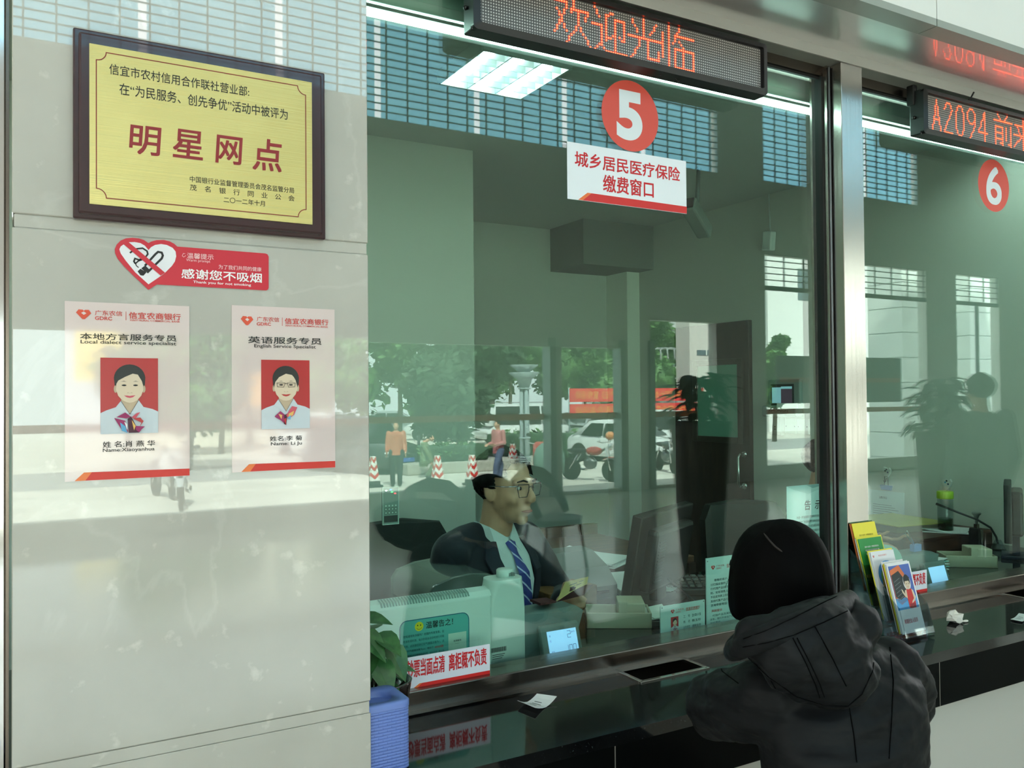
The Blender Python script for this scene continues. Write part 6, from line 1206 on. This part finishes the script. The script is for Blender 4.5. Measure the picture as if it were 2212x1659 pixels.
# street furniture
p = rfz(1133, 988, GZ); p = V((p.x, rf(1133, 900, 22.5).y, GZ)); p.x = rf(1133, 900, 22.5).x; t = thing('lamp_post', 'grey street lamp post with a flaring leaf-shaped head', 'lamp post', p); lg_ = M('post_grey', (150, 164, 168), .5)
b = MB()
for a in range(4): b.tube([p+V((.12*cos(a*pi/2), .12*sin(a*pi/2), 0)), p+V((.1*cos(a*pi/2), .1*sin(a*pi/2), 2.55))], .06, lg_, 8)
for z in (.3, .36, .42, 1.0, 1.6, 1.66, 1.72, 2.5): b.lathe(p+V((0, 0, z)), [(.18, 0), (.2, .02), (.18, .04)], lg_, 16)
b.build('shaft', t); b = MB(); b.lathe(p+V((0, 0, 2.55)), [(.16, 0), (.24, .25), (.5, .45), (.46, .46), (.2, .3)], lg_, 8); b.lathe(p+V((0, 0, 2.85)), [(.14, 0), (.2, .2), (.46, .38), (.42, .39), (.16, .22)], lg_, 8); b.build('flared_head', t); b = MB(); b.ell(p+V((0, 0, 2.92)), (.16, .16, .16), M('lamp_globe', (236, 240, 240), .3)); b.build('globe', t)
b = MB(); p = rf(904, 900, 28); p.z = GZ; b.tube([p, p+V((0, 0, 3.9))], .06, M('pole_white', (226, 232, 232), .4)); tag(b.build('flagpole'), 'slim white pole among the street trees', 'pole'); b = MB(); p = rf(1178, 900, 33); p.z = GZ; b.tube([p, p+V((0, 0, 3.2))], .09, M('pole_white', (226, 232, 232), .4)); tag(b.build('bollard_post'), 'short white post beside the van', 'post')
YB = 2*YG-30; xa_, xb_ = rf(1231, 880, 30).x, rf(1520, 880, 30).x; t = thing('street_banner', 'long red two-row banner with golden lettering tied between posts', 'banner', ((xa_+xb_)/2, YB, 1)); gold = M('banner_gold', (232, 176, 70), .6); bred = M('banner_red', (222, 48, 50), .7)
for z0, z1, s_, nm in ((1.29, 1.86, '学习贯彻落实十九大精神《安全生产法》宣传活动', 'upper_row'), (.64, 1.2, '2017年“安全生产月”安全宣传周咨询活动', 'lower_row')):
    b = MB(); b.box(xa_, xb_, YB-.02, YB, z0, z1, bred); A = Art(b, (xb_, YB, z0), (-1, 0, 0), (0, 0, 1)); A.text(s_, .5, .12, xb_-xa_-.8, z1-z0-.22, gold, 4); b.build(nm, t, False)
for x in (xa_, (xa_+xb_)/2, xb_):
    b = MB(); b.tube([(x, YB-.06, GZ), (x, YB-.06, 1.9)], .03, lg_, 8); b.build('post', t)
# far buildings
def building(px0, px1, yv, z1, m, label, wins, depth=8):
    x0, x1 = rf(px0, 800, yv).x, rf(px1, 800, yv).x; y = 2*YG-yv; t = thing('building', label, 'building', ((x0+x1)/2, y, GZ)); b = MB(); b.box(x0, x1, y-depth, y, GZ, z1, m); b.build('wall', t)
    for (u, v, w_, h_) in wins: b = MB(); b.box(x0+(x1-x0)*u, x0+(x1-x0)*(u+w_), y-.02, y+.03, v, v+h_, M('window_dark', (96, 112, 116), .2)); b.box(x0+(x1-x0)*(u+w_*.47), x0+(x1-x0)*(u+w_*.53), y+.03, y+.05, v, v+h_, white); b.build('window', t)
bwhite = M('facade_white', (226, 228, 226), .8); byel = M('shop_yellow', (236, 208, 100), .6)
building(1660, 2300, 38, 16, bwhite, 'white office building beyond the pavement', ((.08, 7.5, .06, 2), (.36, 7.5, .07, 2), (.02, 11, .05, 1.6), (.18, 11, .05, 1.6), (.3, 3.2, .06, 2), (.62, 7.5, .07, 2)), 5)
building(1490, 1640, 32, 12, M('facade_beige', (206, 200, 194), .8), 'beige building with panel joints behind the doorway', ((.1, 3.5, .25, .25),), 1); building(300, 700, 45, 9, M('facade_cream', (226, 220, 206), .8), 'cream shop building with a yellow front', ((.1, 6.5, .1, 1.4), (.4, 6.5, .1, 1.4), (.7, 6.5, .1, 1.4))); building(1380, 1480, 54, 10.5, M('facade_grey', (190, 192, 192), .8), 'grey building with a white pipe rack', ((.1, 4, .7, 1.2), (.2, 1.2, .6, 1)))
for px0, px1, yv, z0, z1, m, l in ((160, 380, 43, 2.4, 6.2, byel, 'pale yellow shop sign across the street'), (420, 640, 44, 1.2, 3.4, M('shop_orange', (236, 170, 90), .6), 'orange shop sign across the street'), (1050, 1085, 40, 2.3, 4.4, byel, 'yellow billboard between the street trees')):
    b = MB(); x0, x1 = rf(px0, 800, yv).x, rf(px1, 800, yv).x; y = 2*YG-yv; b.box(x0, x1, y-.15, y, z0, z1, m); b.box((x0+x1)/2-.1, (x0+x1)/2+.1, y-.3, y-.15, GZ, z1-.2, steel_d); tag(b.build('shop_sign'), l, 'sign')
t = thing('pipe_rack', 'white curved pipe rack in front of the grey building', 'rack', rf(1440, 770, 38)); p = rf(1440, 770, 38)
for k in range(5): b = MB(); b.tube([p+V((-.9+.25*k, k*.3, -.2)), p+V((-.95+.25*k, k*.3, .35)), p+V((-.7+.25*k, k*.3, .45)), p+V((.9, k*.3, .45-.06*k)), p+V((1.0, k*.3, -.9)), p+V((1.0, k*.3, GZ-p.z))], .05, bwhite, 8); b.build('pipe', t)
for k, (px0, px1) in enumerate(((1950, 1998), (2096, 2146))):
    x0, x1 = rf(px0, 800, 14).x, rf(px1, 800, 14).x; b = MB(); y = 2*YG-14; tl_ = M('tile_white', (222, 228, 224), .4); b.box(x0, x1, y-1, y, GZ, 8, M('tile_grout', (150, 158, 156), .7))
    for j in range(14): b.box(x0-.01, x1+.01, y-1.01, y+.01, GZ+.64*j, GZ+.64*j+.615, tl_)
    struct(b.build('column_%d' % (k+1)))
# lobby things
t = thing('display_board', 'tall grey display board on a stand in the lobby with an orange strip', 'board', rf(1810, 860, 8)); p0, p1 = rf(1678, 862, 8), rf(1945, 662, 8); b = MB(); b.box(p0.x, p1.x, p0.y-.03, p0.y, p0.z-.06, 2.02, M('board_back', (136, 150, 144), .6), .01); b.box(p0.x+.05, p1.x-.05, p0.y, p0.y+.004, p0.z+.28, 1.92, M('board_face', (112, 130, 126), .6)); b.box(p0.x+.05, p1.x-.05, p0.y, p0.y+.005, p0.z+.22, p0.z+.28, orange_band); b.build('panel', t)
b = MB(); xm = (p0.x+p1.x)/2; b.tube([(xm, p0.y-.05, .04), (xm, p0.y-.05, p0.z)], .04, steel_d); b.lathe((xm, p0.y-.05, 0), [(.3, 0), (.3, .03), (.05, .05)], steel_d, 20); b.build('stand', t)
def planter(px, yv, z1, rr, label, seed):
    p = rf(px, 900, yv); p.z = 0; t = thing('floor_plant', label, 'plant', p); b = MB(); b.lathe(p, [(rr*.7, 0), (rr*.8, .1), (rr, z1*.55), (rr*1.15, z1-.06), (rr*1.2, z1), (rr*1.05, z1), (rr, z1-.08)], M('brown_planter', (44, 32, 28), .4), 24); b.build('planter', t); b = MB(); rnd = random.Random(seed); lf = M('plant_leaf_dark', (40, 66, 42), .4)
    for k in range(90):
        a = rnd.uniform(0, 6.28); r_ = rnd.uniform(.2, 1.15)*rr; leaf(b, p+V((r_*cos(a), r_*sin(a), z1+rnd.uniform(.02, .42))), (cos(a), sin(a), rnd.uniform(-.9, .3)), (0, 0, 1), .16, .09, lf)
    b.tube([p+V((0, 0, z1-.08)), p+V((0, 0, z1+.35))], .02, bark); b.build('foliage', t, False)
planter(1512, 5.6, 1.28, .22, 'leafy plant in a tall brown planter by the doorway', 3); planter(2030, 4.2, 1.2, .16, 'leafy plant in a brown planter beside the lobby person', 5)
def lobby_chair(px, yv, rz, label):
    p = rf(px, 1100, yv); p.z = 0; t = thing('lobby_chair', label, 'chair', p); R = RZ(rz); q = lambda x, y, z: p + R @ V((x, y, z)); sm = M('shell_grey', (90, 100, 96), .5)
    b = MB(); b.loft([[q(.26*cos(a)*k, .24*sin(a)*k, z) for a in [2*pi*j/20 for j in range(20)]] for k, z in ((.8, .42), (1, .45), (1, .48))], sm); b.build('seat', t)
    b = MB(); b.tube([q(-.25, 0, .5), q(-.27, .12, .72), q(-.2, .25, .83), q(0, .3, .86), q(.2, .25, .83), q(.27, .12, .72), q(.25, 0, .5)], [(.03, .03), (.03, .06), (.02, .08), (.02, .09), (.02, .08), (.03, .06), (.03, .03)], sm, 10); b.build('backrest', t)
    for sx in (-1, 1):
        for sy in (-1, 1): b = MB(); b.tube([q(sx*.17, sy*.16, .43), q(sx*.22, sy*.21, 0)], .014, chrome, 8); b.build('leg', t)
lobby_chair(975, 5.6, radians(160), 'grey shell chair in the lobby behind the counter customer'); lobby_chair(1195, 6.2, radians(150), 'grey shell chair in the lobby nearer the doorway')
